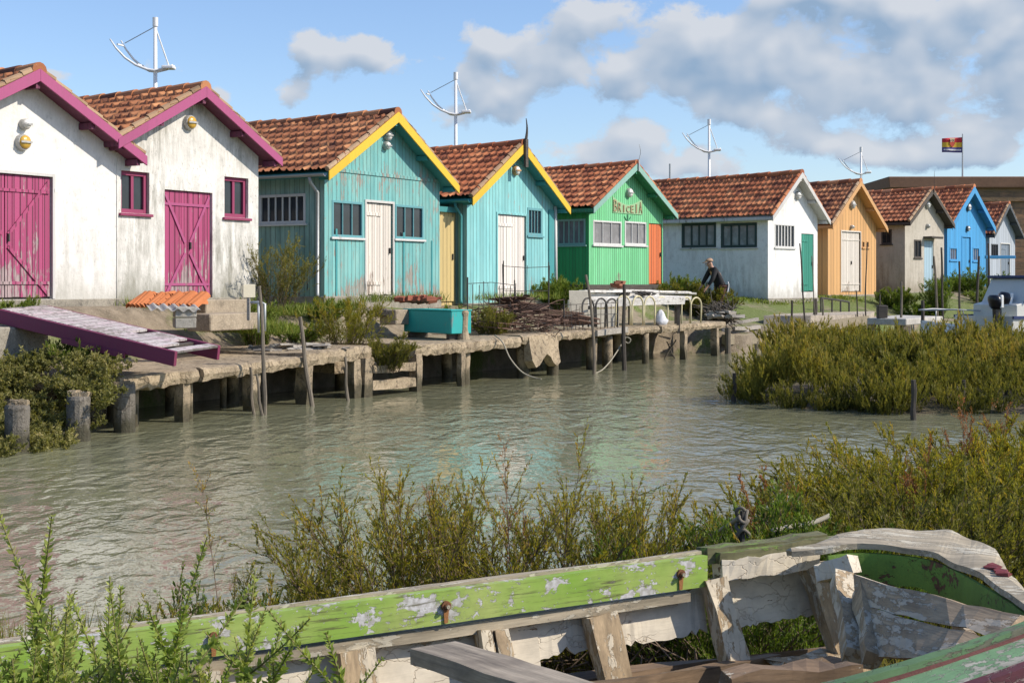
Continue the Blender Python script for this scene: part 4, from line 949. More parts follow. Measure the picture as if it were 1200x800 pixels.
# ---------------------------------------------------------------- boats on the right
M_gel=plain('white_gelcoat',(.82,.82,.79),.3,.12,0,3); M_gelgrey=plain('grey_cabin_side',(.62,.61,.55),.4,.15,0,3); M_navy=plain('navy_trim',(.02,.035,.12),.4,.2); M_black=plain('black_cowling',(.012,.012,.018),.3,.2); M_canvas=plain('beige_window_cover',(.40,.37,.30),.6,.2)
def hull(root,L_,bw,z0,z1,mat,name='hull',flare=.75,bow=.55):
    R=[]
    for i in range(13):
        t=i/12; k=(1-max(0,(t-bow)/(1-bow))**2.2); wv=max(.02,bw/2*k); sheer=z1+.22*t*t; kz=z0+.35*max(0,t-.7)/.3
        R.append([Vector((t*L_,sx*wv*f_,zz)) for sx,f_,zz in ((1,1,sheer),(1,.97,kz+(sheer-kz)*.55),(1,flare*.85,kz+.08),(1,.05,kz),(-1,.05,kz),(-1,flare*.85,kz+.08),(-1,.97,kz+(sheer-kz)*.55),(-1,1,sheer))])
    b=MB(); b.loft(R,close=False); b.build(name,mat,root,smooth=False)
    b=MB(); V1=[];
    for r in R: V1.append([r[0]+Vector((0,.03,.01)),r[0]+Vector((0,.03,-.06)),r[0]+Vector((0,-.03,-.06)),r[0]+Vector((0,-.03,.01))])
    b.loft(V1,close=True); V1=[]
    for r in R: V1.append([r[-1]+Vector((0,.03,.01)),r[-1]+Vector((0,.03,-.06)),r[-1]+Vector((0,-.03,-.06)),r[-1]+Vector((0,-.03,.01))])
    b.loft(V1,close=True); b.build('rubbing_strake',M_navy if mat is M_gelgrey else M_gel,root); return R
cb=thing('cabin_boat','grey white cabin boat with navy trimmed cabin roof, cut by the right edge','boat',(11.35,32.9,0),.42)
hull(cb,5.4,1.95,-.3,1.08,M_gelgrey)
b=MB(); b.box((.12,-.8,.85),(4.3,.8,.95)); b.build('deck',M_gel,cb)
b=MB(); b.prism([(.35,.95),(.35,1.35),(.62,1.40),(.95,1.98),(3.2,1.98),(3.7,.95)],-.72,.72,lambda a,c,d:Vector((a,d,c))); b.build('cabin',M_gelgrey,cb,bevel=.02)
b=MB(); b.box((.85,-.78,1.98),(3.3,.78,2.05)); b.build('cabin_roof',M_navy,cb,bevel=.02)
b=MB(); b.beam((.60,-.74,1.40),(.93,-.74,2.0),.03,.07,up=(0,1,0)); b.build('window_post',M_navy,cb)
for k in range(3): b=MB(); b.box((.98+k*.72,-.735,1.45),(1.62+k*.72,-.715,1.86)); b.build('window',M_canvas,cb,bevel=.01)
ob=thing('outboard_motor','black and white tilted outboard motor at the stern of the cabin boat','motor',W(1168,362,32.2),.3)
b=MB(); R=[]
for z,rx,ry in ((.0,.11,.13),(.06,.13,.19),(.2,.13,.21),(.28,.12,.19),(.33,.08,.12)): R.append([Vector((rx*math.cos(t)-z*.25,ry*math.sin(t),z)) for t in np.linspace(0,2*PI,15)[:-1]])
b.loft(R,close=True); b.build('cowling',M_black,ob,smooth=True); b=MB(); b.box((-.03,-.2,.02),(.06,-.13,.33)); b.build('badge_stripe',M_gel,ob,bevel=.02); b=MB(); b.beam((0,0,.05),(.06,0,-.75),.13,.16); b.box((-.05,-.12,-.5),(.15,.12,-.46)); b.build('leg',M_black,ob)
o2=dup(ob); o2.location=W(1178,359,32.9); o2.rotation_euler=(0,.2,.2); o2['label']='second black outboard motor, partly behind the first'
sb=thing('open_boat','small open white boat with a thin bow rail beside the landing platform','boat',(13.0,34.4,0),PI+.25)
hull(sb,3.0,1.3,-.2,.72,M_gel,bow=.35)
b=MB(); b.box((.1,-.6,.62),(2.6,.6,.68)); b.build('deck',M_gel,sb)
b=MB(); b.prism([(.3,.68),(.45,.98),(1.0,1.02),(1.25,.68)],-.45,.45,lambda a,c,d:Vector((a,d,c))); b.build('console',M_gel,sb,bevel=.03)
b=MB()
for y in (-.55,.55): b.tube([(1.4,y,.78),(1.5,y,1.18),(2.4,y*.85,1.22),(2.95,y*.35,1.2)],.018,6); b.tube([(2.3,y*.9,.85),(2.3,y*.88,1.2)],.015,6)
b.tube([(2.95,-.2,1.2),(3.0,0,1.2),(2.95,.2,1.2)],.018,6); b.build('bow_rail',M_zinc,sb,smooth=True)
b=MB(); b.box((-.6,-.05,0),(.6,.05,.12),Matrix.Translation(W(1172,303,54))); 
tag(b.build('blue_bench',M_bluetrim,bevel=.01),'blue plank leaning before the blue grey hut','plank')
# ---------------------------------------------------------------- rampart, masts, flag
def wallstone():
    n=NT('rampart_stone'); v=n.coord(); 
    br=n.n('ShaderNodeTexBrick',{'Vector':n.mapp(v,(1,1,1),(0,0,0),(PI/2,0,0)),'Color1':(.34,.19,.105),'Color2':(.23,.13,.08),'Mortar':(.22,.15,.10),'Scale':1.0,'Mortar Size':.03,'Brick Width':.9,'Row Height':.34})
    a=n.noise(v,.35,6,.65); d=n.noise(n.mapp(v,(1,1,4)),1.4,6,.7)
    c=n.mix(n.ramp(a,.4,.65),br.outputs[0],(.19,.13,.07)); c=n.mix(n.math('MULTIPLY',n.ramp(d,.45,.7),.7),c,(.10,.072,.055))
    return n.done(c,.95,n.bump(n.math('ADD',d,br.outputs[1]),.8,.06))
rp=thing('rampart','long dark brown stone rampart rising behind the far huts','rampart',(23.6,85,0)); M_ramp=wallstone()
b=MB(); b.box((0,0,0),(70,6,7.75)); b.build('wall',M_ramp,rp); b=MB(); b.box((-.2,-.25,7.75),(70,6.2,8.42),jit=.04); b.build('parapet',plain('dark_parapet',(.19,.105,.065),.95,.5,0,.8),rp,bevel=.05)
b=MB(); b.box((0,-.18,6.9),(70,-.001,7.15)); b.build('string_course',M_ramp,rp)
M_mast=plain('white_mast_paint',(.74,.74,.72),.4,.1)
def mast():
    r=thing('light_mast','','mast'); H=7.0; b=MB(); b.tube([(0,0,-7.6),(0,0,0.02)],[.075,.05],10); b.build('pole',M_mast,r,smooth=True)
    b=MB(); b.tube([(0,0,-.12),(0,0,.12)],.075,10); b.build('cap',M_mast,r)
    zk=-1.32
    for sy,y in ((0,-.13),(1,.13)):
        b=MB(); P_=[(-1.18+(.22 if sy else 0),y,-.48),(-1.02+.2*sy,y,-.72),(-.78+.16*sy,y,-.98),(-.5+.1*sy,y,-1.17),(-.2,y,zk+.03),(0,y*.8,zk),(.28,y*.8,zk+.06),(.5,y*.7,zk+.15)]
        b.tube(P_,[.02,.026,.031,.035,.038,.038,.032,.024],7); b.build('hull_rail',M_mast,r,smooth=True)
    for (x,z) in ((-.98,-.62),(-.45,-1.16),(.28,zk+.07)):
        b=MB(); b.beam((x,-.14,z),(x+.1,.14,z),.05,.035); b.build('cross_bar',M_mast,r)
    b=MB(); b.box((.2,-.16,zk+.05),(.52,.16,zk+.14)); b.build('lamp_head',M_mast,r,bevel=.02)
    b=MB(); b.tube([(-.86,.13,-.55),(0,0,-.12)],.012,5); b.build('stay',M_zinc,r); b=MB(); b.tube([(.36,0,zk+.15),(.02,0,-.2)],.02,6); b.build('stay',M_mast,r)
    return r
m0=mast(); ML=['white boat shaped light mast rising behind the two pink doored white huts','white boat shaped light mast behind the turquoise hut','white boat shaped light mast behind the roof of the long white hut','white boat shaped light mast behind the apricot hut, most distant of the four']
for k,(px,py,Y) in enumerate(((182,26,36.7),(534,89,46.3),(831,143,59.9),(1009,175,72.0))):
    o=m0 if k==0 else dup(m0); o.location=W(px,py,Y); o['label']=ML[k]; o['group']='boat shaped light masts behind the huts'; o.rotation_euler=(0,0,-.1*k*.3)
for (px,y0,y1,Y,lab) in ((819,215,160,80,'thin distant pole behind the green hut roof'),(785,212,192,62,'tiny pole between the green and the long white hut')):
    b=MB(); p=W(px,y1,Y); b.tube([(p.x,p.y,0),p],.04,6); 
    if px!=819: tag(b.build('thin_pole',M_zinc),lab,'pole')
fl=thing('flagpole','thin grey flagpole standing on the far rampart','flagpole',W(1128,207,87)); tp=W(1128,157,87)-W(1128,207,87)
b=MB(); b.tube([(0,0,-.4),tp],[.06,.035],7); b.build('pole',M_zinc,fl)
def flag_mat():
    n=NT('striped_flag'); z=sep(n,n.coord())[2]
    c=n.mix(n.math('GREATER_THAN',z,.65),n.mix(n.math('GREATER_THAN',z,.34),(.07,.06,.22),(.72,.45,.04)),(.55,.03,.04)); return n.done(c,.8)
def flagpt(x,z): return Vector((-x,.10*math.sin(x*5)*x,z*.98+(-.06*x if z>.5 else .02*x)))
fg=thing('flag','red, yellow and dark blue striped flag with a crest flying above the rampart','flag',W(1127.4,179,87)); NX=16; NZ=10
b=MB(); LX=1.28; G=[[flagpt(LX*i/NX,j/NZ) for j in range(NZ+1)] for i in range(NX+1)]; b.loft(G,caps=False); o=b.build('cloth',flag_mat(),fg,smooth=True); md=o.modifiers.new('thick','SOLIDIFY'); md.thickness=.01
b=MB(); sh=[(.48,.92),(.80,.92),(.82,.62),(.74,.42),(.64,.32),(.54,.42),(.46,.62)]
b.prism(sh,-.03,.0,lambda a,c,d:flagpt(a,c)+Vector((0,d-.02,0))); co_=b.build('crest',plain('crest_red',(.42,.06,.035),.8,.3),fg)
b=MB()
for a in (.50,.66): b.prism([(a,.90),(a+.13,.90),(a+.12,.74),(a+.02,.74)],-.05,-.03,lambda a_,c,d:flagpt(a_,c)+Vector((0,d-.02,0)))
b.prism([(.46,.96),(.82,.96),(.82,.91),(.46,.91)],-.05,-.03,lambda a_,c,d:flagpt(a_,c)+Vector((0,d-.02,0)))
b.build('crest_quarters',plain('crest_cream',(.62,.55,.35),.8,.2),co_)
b=MB()
for a in (.53,.69): b.prism([(a,.87),(a+.07,.87),(a+.06,.78),(a+.01,.78)],-.06,-.05,lambda a_,c,d:flagpt(a_,c)+Vector((0,d-.02,0)))
b.build('crest_quarters',M_black,co_)
b=MB(); rg=random.Random(4); x=.08
while x<1.2:
    wv=rg.uniform(.03,.07); b.prism([(x,.12),(x+wv,.12),(x+wv,.21),(x,.21)],-.02,.0,lambda a_,c,d:flagpt(a_,c)+Vector((0,d-.012,0))); x+=wv+.025
b.build('lettering',M_gel,fg)
# ---------------------------------------------------------------- the derelict rowing boat in the foreground
M_lime=None
def boat_paint():
    n=NT('peeling_lime_paint'); v=n.coord()
    a=n.noise(n.mapp(v,(7,7,11)),1.35,8,.7,.3); b=n.noise(v,3.0,5,.6); c=n.noise(v,60,4,.6); s=n.noise(n.mapp(v,(2,2,26)),2,5,.6)
    base=n.mix(n.ramp(b,.35,.65),(.21,.38,.04),(.38,.46,.13)); base=n.mix(n.math('MULTIPLY',n.ramp(s,.5,.75),.4),base,(.19,.29,.06))
    fl=n.noise(n.mapp(v,(30,30,42)),1.4,7,.7,.3)
    peel=n.math('MAXIMUM',n.ramp(n.math('ADD',n.math('MULTIPLY_ADD',fl,.25,n.math('MULTIPLY',a,.8)),n.math('MULTIPLY',b,.18)),.668,.676),n.ramp(n.math('ADD',fl,n.math('MULTIPLY',b,.2)),.715,.725))
    gr=n.noise(n.mapp(v,(3,3,60)),2,6,.7)
    ck=n.math('MULTIPLY',n.ramp(gr,.54,.60),n.ramp(n.noise(v,5,4,.6),.44,.56))
    base=n.mix(peel,base,n.mix(n.ramp(c,.4,.6),(.62,.61,.60),(.42,.40,.37)))
    base=n.mix(n.math('MULTIPLY',ck,.8),base,(.10,.09,.04)); gm=n.noise(v,9,6,.7); base=n.mix(n.math('MULTIPLY',n.ramp(gm,.5,.74),.45),base,(.16,.19,.06))
    rust=n.ramp(n.noise(n.mapp(v,(9,9,2)),1.2,5,.6),.66,.74); base=n.mix(n.math('MULTIPLY',rust,.35),base,(.25,.13,.05))
    return n.done(base,.5,n.bump(n.math('ADD',n.math('MULTIPLY',peel,-.6),n.math('MULTIPLY',s,.25)),.7,.006))
M_lime=boat_paint()
M_whitehull=old_wood('flaking_white_hull',(.42,.31,.19),(.12,.09,.055),(.70,.63,.50),.70,0,.6)
M_rib=old_wood('bleached_rib',(.50,.37,.22),(.17,.115,.065),(.63,.55,.41),.36,2,.7)
M_grey=old_wood('grey_thwart',(.44,.37,.28),(.06,.045,.035),(.30,.09,.07),.06,0)
M_deckw=old_wood('silvered_quarter_plank',(.48,.41,.29),(.14,.11,.07),(.58,.53,.41),.30,0,grain=.8)
M_oldgreen=old_wood('mossy_green_wood',(.17,.165,.075),(.05,.045,.03),(.17,.25,.05),.22,0)
M_greeninner=old_wood('rusty_shaded_green_lining',(.16,.075,.035),(.05,.035,.02),(.14,.25,.035),.60,0)  # rust, plus the lining's shade put into a darker green
M_jade=old_wood('worn_jade_gunwale',(.36,.36,.31),(.08,.08,.06),(.12,.235,.12),.52,0,fine=2.2,craze=.8)
M_jadedark=old_wood('dark_jade_rim',(.14,.15,.10),(.05,.05,.04),(.085,.17,.075),.5,0)
M_hullred=old_wood('worn_maroon_hull',(.22,.16,.15),(.05,.04,.04),(.075,.014,.025),.55,0,fine=1.5)
M_floor=old_wood('brown_floor_timber',(.24,.16,.095),(.06,.042,.03),(.45,.40,.32),.10,0)
M_bolt=plain('rusty_bolt',(.20,.09,.04),.8,.5,.3,40); M_boltcap=plain('bolt_nut',(.42,.38,.28),.6,.3,.5,40)
bt=thing('rowing_boat','derelict wooden rowing boat with peeling lime green gunwale lying on the near bank','boat',(0,0,0))
FA=Vector((-3.2,2.02,1.04)); FB=Vector((.555,3.91,1.115))          # inner top edge of the far gunwale
fd=(FB-FA).normalized(); fo=Vector((-fd.y,fd.x,0)).normalized()      # outward (away from the eye)
def far(px):                                                         # point of the gunwale at photo column px
    t=(px-600)/F; s=(t*FA.y-FA.x)/(fd.x-t*fd.y); return FA+fd*s
def ob(name,mb,mat,parent=None,ax=None,**k):
    """build a timber whose own x axis follows ax, so that the grain does too"""
    o=mb.build(name,mat,parent or bt,**k)
    if ax is not None:
        R=ax.to_track_quat('X','Z').to_matrix().to_4x4(); R.translation=Vector(mb.v[0]); o.data.transform(R.inverted()); o.matrix_parent_inverse=Matrix(); o.matrix_local=R
    return o
def strip(p0,p1,out0,out1,z0,z1,seg=30,jit=.0,tilt=0.0,ragged=0.0,rg=random.Random(2)):
    """plank with its section between offsets out0..out1 and heights z0..z1 below the gunwale line"""
    b=MB(); R=[]; tk=[track(seg+1,jit,rg) for _ in range(8)]; rgd=track(seg+1,ragged,rg,2)
    for i in range(seg+1):
        c=p0.lerp(p1,i/seg); it_=iter(tk); j=lambda:next(it_)[i]
        r_=abs(rgd[i])
        R.append([c+fo*(out0+j())+Vector((0,0,z1+j())),c+fo*(out1+j())+Vector((0,0,z1+j())),c+fo*(out1+tilt+j())+Vector((0,0,z0+r_+j())),c+fo*(out0+tilt+j())+Vector((0,0,z0+r_+j()))])
    b.loft(R,close=True); return b
G0=far(-420); G1=far(829)
ob('gunwale',strip(G0,G1,0,.028,-.088,0,90,.0007),M_lime,ax=fd)
ob('gunwale_cap',strip(G0,G1,.029,.055,-.05,.006,90,.0016),M_deckw,ax=fd)
ob('inwale',strip(G0,far(812),.012,.05,-.128,-.098,60,.0016),M_deckw,ax=fd)
for px in (522,797,250,-20):
    c=far(px)-fo*.003+Vector((0,0,-.040)); b=MB(); b.tube([c+fo*.004,c-fo*.006],.013,12); b.tube([c-fo*.005,c-fo*.014],.008,6); o=ob('bolt',b,M_bolt)
    b=MB(); b.tube([c-fo*.014,c-fo*.018],.0055,6); b.build('nut',M_boltcap,o)
    b=MB(); b.prism([(-.005,-.045),(.005,-.045),(.008,-.008),(-.007,-.008)],-.0012,.0005,lambda a,z,d:c+fd*a+Vector((0,0,z))+fo*(d-.001)); b.build('rust_stain',plain('rust_stain',(.30,.13,.04),.8,.4,0,50),o)
# planking behind the ribs
def plank(pxa,pxb,o0,z0,z1,tilt,ragged=.0,mat=None,seed=1,seg=40):
    ob('strake',strip(far(pxa),far(pxb),o0,o0+.02,z0,z1,seg,.0012,tilt,ragged,random.Random(seed)),mat or M_whitehull,ax=fd)
plank(-420,640,.06,-.315,-.10,-.045,.0,seed=3); plank(640,838,.065,-.235,-.10,-.03,.012,seed=4)
plank(-420,470,.02,-.50,-.325,-.07,.0,seed=5); plank(470,590,.02,-.40,-.325,-.05,.02,seed=6)
plank(845,985,.055,-.23,-.095,-.03,.006,seed=8)
plank(-420,430,-.06,-.68,-.51,-.10,.0,seed=9)
b=strip(far(845),far(958),-.012,.05,-.078,-.018,16,.003); ob('gunwale',b,M_whitehull,ax=fd)
b=strip(far(834),far(975),.02,.075,-.03,.012,18,.003); ob('gunwale_cap',b,M_oldgreen,ax=fd)
b=strip(far(843),far(990),-.004,.03,-.030,.004,18,.003); ob('gunwale_cap',b,M_oldgreen,ax=fd)
# ribs: (px at top, px at bottom, width, drop)
for px,px2,wd_,dp in ((60,75,.06,.6),(252,262,.05,.6),(412,430,.07,.62),(432,440,.03,.6),(569,576,.035,.55),(586,596,.04,.55),(705,728,.085,.58),(838,868,.075,.60),(955,985,.07,.50),(978,1000,.045,.5)):
    t=far(px)+fo*.012+Vector((0,0,-.125 if px<830 else -.07)); e=far(px2)+fo*(-.10)+Vector((0,0,-dp)); b=MB()
    b.beam(t,e,.05,wd_,up=fd,seg=12,jit=.0025 if px<830 else .004); ob('rib',b,M_rib)
# bottom timbers seen through the open side
for (px,py,Y,px2,py2,Y2,w_,h_) in ((640,822,3.35,905,776,4.0,.045,.05),(560,816,3.6,1010,762,4.3,.035,.05),(880,806,3.3,985,782,3.7,.06,.05),(905,778,3.9,1000,764,4.1,.07,.02),(850,800,3.0,1000,790,3.2,.05,.05)):
    b=MB(); p,q=W(px,py,Y),W(px2,py2,Y2); b.beam(p,q,w_,h_,seg=9,jit=.006); ob('floor_timber',b,M_floor if px not in (905,) else M_rib,ax=(q-p))
# thwart
p=W(508,764,3.18); q=W(800,862,2.35); b=MB(); b.beam(p,q,.12,.04,seg=16,jit=.0018); ob('thwart',b,M_grey,ax=(q-p))
b=MB(); pp=p+Vector((-.02,-.05,-.035)); 
# transom end with its wide cap
def capring(o,i,z,zi,th):
    return [Vector((o[0],o[1],z)),Vector((i[0],i[1],zi)),Vector((i[0],i[1],zi-th)),Vector((o[0],o[1],z-th))]
oy=[(925,642,3.90),(960,633,3.97),(1005,624.5,4.05),(1060,620,4.12),(1105,621,4.12),(1135,626,4.02),(1165,650,3.72),(1200,682,3.38),(1235,716,3.06)]
iy=[(930,645,3.86),(970,641,3.85),(1005,638,3.86),(1050,640,3.82),(1090,646,3.74),(1118,657,3.62),(1150,674,3.43),(1188,696,3.22),(1222,722,3.02)]
def spl(P_,n):
    out=[]
    for i in range(len(P_)-1):
        p0=P_[max(i-1,0)];p1=P_[i];p2=P_[i+1];p3=P_[min(i+2,len(P_)-1)]
        for k in range(n):
            t=k/n; out.append(.5*((2*p1)+(p2-p0)*t+(2*p0-5*p1+4*p2-p3)*t*t+(3*p1-p0-3*p2+p3)*t**3))
    out.append(P_[-1]); return out
O=spl([W(*a) for a in oy],6); I=spl([W(*a) for a in iy],6); R=[]; rg=random.Random(12); tk=[track(len(O),a_,rg,5) for a_ in (.006,.006,.003)]
for k,(o,i) in enumerate(zip(O,I)):
    j=Vector((tk[0][k],tk[1][k],tk[2][k]))
    m_=(o+i)/2+Vector((0,0,.006)); R.append([o+j*1.5,m_+j*.3,i+j*.7,i+Vector((0,0,-.016))+j*.7,m_-Vector((0,0,.024)),o+Vector((0,0,-.018))+j])
b=MB(); b.loft(R,close=True); ob('transom_cap',b,M_deckw,ax=Vector((1,-.5,0)))
b=MB(); R=[]
for k,i in enumerate(I[6:]):
    u=min(1,k/18); h_=.075+.015*math.sin(k*.3)+.02*u; c=Vector((1.0,3.2,0))-Vector((i.x,i.y,0)); c=c.normalized()*.012
    R.append([i+Vector((0,0,-.024))-c,i+Vector((0,0,-.024))+c*.4,i+Vector((0,0,-.024-h_))+c*2.2,i+Vector((0,0,-.024-h_))+c])
b.loft(R,close=True); ob('transom_lining',b,M_greeninner)
b=MB(); b.add([Vector(v) for v in ()],[])
# red wear patch on the cap
b=MB(); k=38; c=(O[k]*.45+I[k]*.55)+Vector((0,0,.004)); dd=(I[k+2]-I[k-2]).normalized()
for m_ in range(7):
    a=c+dd*(.018*m_-.05); b.box((-.016,-.009,0),(.016,.009,.0035),Matrix.Translation(a+Vector((rg.uniform(-.012,.012),rg.uniform(-.01,.01),.004)))@Matrix.Rotation(-.8+rg.uniform(-.3,.3),4,'Z'),jit=.004)
ob('paint_flake',b,plain('dark_red_paint',(.16,.025,.025),.6,.3))
# slanted inner boards of the stern
def board4(a,b_,c,d,th,mat,seed=1,n=10):
    rg=random.Random(seed); nn=((b_-a).cross(d-a)).normalized()*th; R=[]
    for i in range(n+1):
        t=i/n; p=a.lerp(b_,t)+Vector((0,0,rg.gauss(0,.003))); q=d.lerp(c,t)+Vector((0,0,rg.gauss(0,.003))); R.append([p,q,q+nn,p+nn])
    m=MB(); m.loft(R,close=True); return ob('stern_board',m,mat,ax=(b_-a))
M_sternb=old_wood('stained_stern_board',(.47,.345,.215),(.12,.08,.045),(.56,.47,.35),.36,0)
board4(W(1000,674,3.62),W(1196,722,2.98),W(1172,748,2.92),W(1002,706,3.58),.02,M_sternb,1)
board4(W(1003,708,3.57),W(1170,750,2.91),W(1120,776,2.86),W(1012,765,3.45),.02,M_sternb,2)
# knees at the stern quarter
for (a,b_,w_) in (((985,676,3.72),(1002,770,3.45),.05),((1012,690,3.60),(1022,775,3.35),.04),((1002,660,3.78),(960,672,3.84),.05)):
    m=MB(); m.beam(W(*a),W(*b_),.05,w_,up=fd,seg=9,jit=.0035); ob('knee',m,M_rib if a[0]!=1002 else M_whitehull)
# near gunwale and outer skin, lower right
NA=W(905,822,2.50); NB=W(1262,708,3.08); nd=(NB-NA); 
def nearc(t): 
    p=NA+nd*t; return p+Vector((.03,-.03,0))*math.sin(PI*min(1,max(0,t)))*.9
no=Vector((nd.y,-nd.x,0)).normalized()
def nstrip(o0,o1,z0,z1,t0=-1.4,t1=1.0,seg=44,jit=.001,dz=0):
    b=MB(); R=[]; rg=random.Random(6)
    tk=[track(seg+1,jit,rg) for _ in range(8)]
    for i in range(seg+1):
        c=nearc(t0+(t1-t0)*i/seg); it_=iter(tk); j=lambda:next(it_)[i]
        R.append([c+no*(o0+j())+Vector((0,0,z1+j())),c+no*(o1+j())+Vector((0,0,z1+dz+j())),c+no*(o1+j())+Vector((0,0,z0+dz+j())),c+no*(o0+j())+Vector((0,0,z0+j()))])
    b.loft(R,close=True); return b
ax=nd.normalized()
ob('gunwale',nstrip(-.004,.020,-.05,.012),M_jadedark,ax=ax)
ob('gunwale',nstrip(.021,.105,-.045,-.004,dz=-.012),M_jade,ax=ax)
ob('rubbing_strake',nstrip(.106,.128,-.07,-.012,jit=.0016),M_hullred,ax=ax)
for k in range(4): ob('strake',nstrip(.10-.03*k,.118-.03*k,-.16-.13*k-.12+.12,-.055-.13*k),M_hullred,ax=ax)
# maroon line under the green edge
ob('painted_line',nstrip(.0205,.030,-.02,-.001,jit=.0008),plain('maroon_line',(.11,.035,.03),.8,.6,0,20),ax=ax)
# outside of the far side and of the transom so the wreck is whole from elsewhere
ob('strake',strip(far(-420),far(470),.085,.10,-.62,-.06,20,.001,-.10),M_hullred,ax=fd)
b=MB(); a,c=O[30],O[-1]; 
for k in range(3):
    z=-.04-.14*k; b=MB(); 
    if k==0: continue
    b.beam(Vector((a.x-.05*k,a.y-.03*k,a.z+z-.10)),Vector((c.x-.05*k,c.y,c.z+z-.10)),.02,.12,seg=6,jit=.003); ob('transom_plank',b,M_sternb)
m=MB(); m.beam(Vector((-2.6,1.7,.36)),Vector((1.05,3.3,.42)),.12,.12,seg=10,jit=.006); ob('keel',m,M_darkwood,ax=Vector((3.6,1.6,0)))
# mooring stake with knotted rope beside the wreck
pk=W(870,655,5.3); sk=thing('mooring_stake','dark iron stake with a knotted rope standing behind the wreck','stake',(pk.x,pk.y,.25)); z=W(870,598,5.3).z-.25
b=MB(); b.tube([(0,0,-.1),(0,0,z)],[.014,.010],7); b.build('stake',M_darkiron,sk); 
b=MB(); zz=W(870,612,5.3).z-.25
P_=[Vector((.020*math.cos(t)*(1+.3*math.sin(2.3*t)),.020*math.sin(t),zz-.06+.0045*t+.016*math.sin(1.7*t))) for t in np.linspace(0,24,110)]; b.tube(P_,.0075,6); b.build('knot',plain('dark_wet_rope',(.16,.14,.11),.9,.5,0,60),sk,smooth=True)
r1=rope([W(832,628,5.6),W(850,618,5.45),W(866,607,5.3)],.011,'rope end running from the knotted stake towards the water')
r2=rope([W(905,622,5.6),W(925,617,5.65),W(950,613,5.7),W(972,604,5.75)],.011,'piece of grey rope lying in the scrub behind the wreck')
# ---------------------------------------------------------------- vegetation
def nrm(a): return a/np.maximum(1e-9,np.linalg.norm(a,axis=-1,keepdims=True))
def leaves_mesh(P,D,L,Wd,rng,fold=0.0):
    N=len(P); D=nrm(D); sd=nrm(np.cross(D,rng.normal(size=(N,3))))
    L=L[:,None]; Wd=Wd[:,None]
    V=np.stack([P,P+D*L*.45+sd*Wd*.5,P+D*L,P+D*L*.45-sd*Wd*.5],1).reshape(-1,3)
    Fc=np.arange(N*4).reshape(N,4); return V,Fc
def tubes_mesh(A,B,ra,rb,k=3):
    """straight tapered twigs from A to B"""
    N=len(A); d=nrm(B-A); x=nrm(np.cross(d,np.tile([.31,.52,.79],(N,1)))); y=np.cross(d,x); V=[]
    for P,r in ((A,ra),(B,rb)):
        for i in range(k):
            t=2*PI*i/k; V.append(P+(x*math.cos(t)+y*math.sin(t))*r[:,None])
    V=np.stack(V,1).reshape(-1,3); base=(np.arange(N)*2*k)[:,None]; Fc=[]
    for i in range(k): Fc.append(np.concatenate([base+i,base+(i+1)%k,base+k+(i+1)%k,base+k+i],1))
    return V,np.concatenate(Fc)
UP=np.array([0,0,1.0])
def shrub_geo(seed,h,r,stems=26,twigs=20,leaves=22,ll=.02,lw=.004,lean=.8,upright=.7,spread=.55,twl=.26,sr=.006,t0=.22,tipcol=.35,fluff=.7,basr=.18):
    rng=np.random.default_rng(seed); S=stems
    ang=rng.uniform(0,2*PI,S); rad=np.sqrt(rng.uniform(0,1,S)); out=np.stack([np.cos(ang),np.sin(ang),np.zeros(S)],1)
    B=out*(rad*r*basr)[:,None]; hh=h*rng.uniform(.62,1.0,S)*(1-.28*rad**2)
    T=B+out*(rad*r*lean)[:,None]+UP*hh[:,None]+rng.normal(0,.06*h,(S,3)); C=B+out*(rad*r*lean*.28)[:,None]+UP*(hh*.58)[:,None]+rng.normal(0,.05*h,(S,3))
    bez=lambda t:B[None]*(1-t)**2+2*C[None]*t*(1-t)+T[None]*t*t
    ts=np.linspace(0,1,7); pts=np.concatenate([bez(t) for t in ts]).reshape(7,S,3)
    tA=[];tB=[];rA=[];rB=[]
    for i in range(6):
        tA.append(pts[i]);tB.append(pts[i+1]);rA.append(np.full(S,sr*(1-.85*ts[i])));rB.append(np.full(S,sr*(1-.85*ts[i+1])))
    tt=rng.uniform(t0,1,(S,twigs)); a=(1-tt)[...,None]; b=tt[...,None]
    p=B[:,None]*a*a+2*C[:,None]*a*b+T[:,None]*b*b; tg=nrm(2*a*(C-B)[:,None]+2*b*(T-C)[:,None])
    dr=nrm(tg*.7+rng.normal(size=(S,twigs,3))*spread+UP*upright); ln=h*twl*(1.15-.6*tt)*rng.uniform(.5,1.25,(S,twigs))
    p=p.reshape(-1,3); dr=dr.reshape(-1,3); ln=ln.ravel(); e=p+dr*ln[:,None]
    tA.append(p);tB.append(e);rA.append(np.full(len(p),sr*.32));rB.append(np.full(len(p),sr*.12))
    u=rng.uniform(.05,1.02,(len(p),leaves)); P=p[:,None]+dr[:,None]*(ln[:,None]*u)[...,None]+rng.normal(0,.003*h,(len(p),leaves,3))
    D=nrm(dr[:,None]+rng.normal(size=P.shape)*fluff*.6+UP*.2); tw=rng.uniform(0,1,len(p)); z=np.clip(P[...,2]/h,0,1.2)
    tint=np.clip(.15+.42*tw[:,None]+tipcol*(z-.45)+rng.normal(0,.08,P[...,0].shape),0,1)
    V,Fc=leaves_mesh(P.reshape(-1,3),D.reshape(-1,3),ll*rng.uniform(.6,1.3,P[...,0].size),lw*rng.uniform(.7,1.3,P[...,0].size),rng)
    sV,sF=tubes_mesh(np.concatenate(tA),np.concatenate(tB),np.concatenate(rA),np.concatenate(rB))
    return V,Fc,tint.ravel(),sV,sF
F_olive=foliage('feathery_olive_leaves',[(0,(.11,.12,.02)),(.3,(.21,.21,.032)),(.55,(.31,.285,.038)),(.78,(.47,.345,.05)),(1,(.52,.25,.065))],.55)
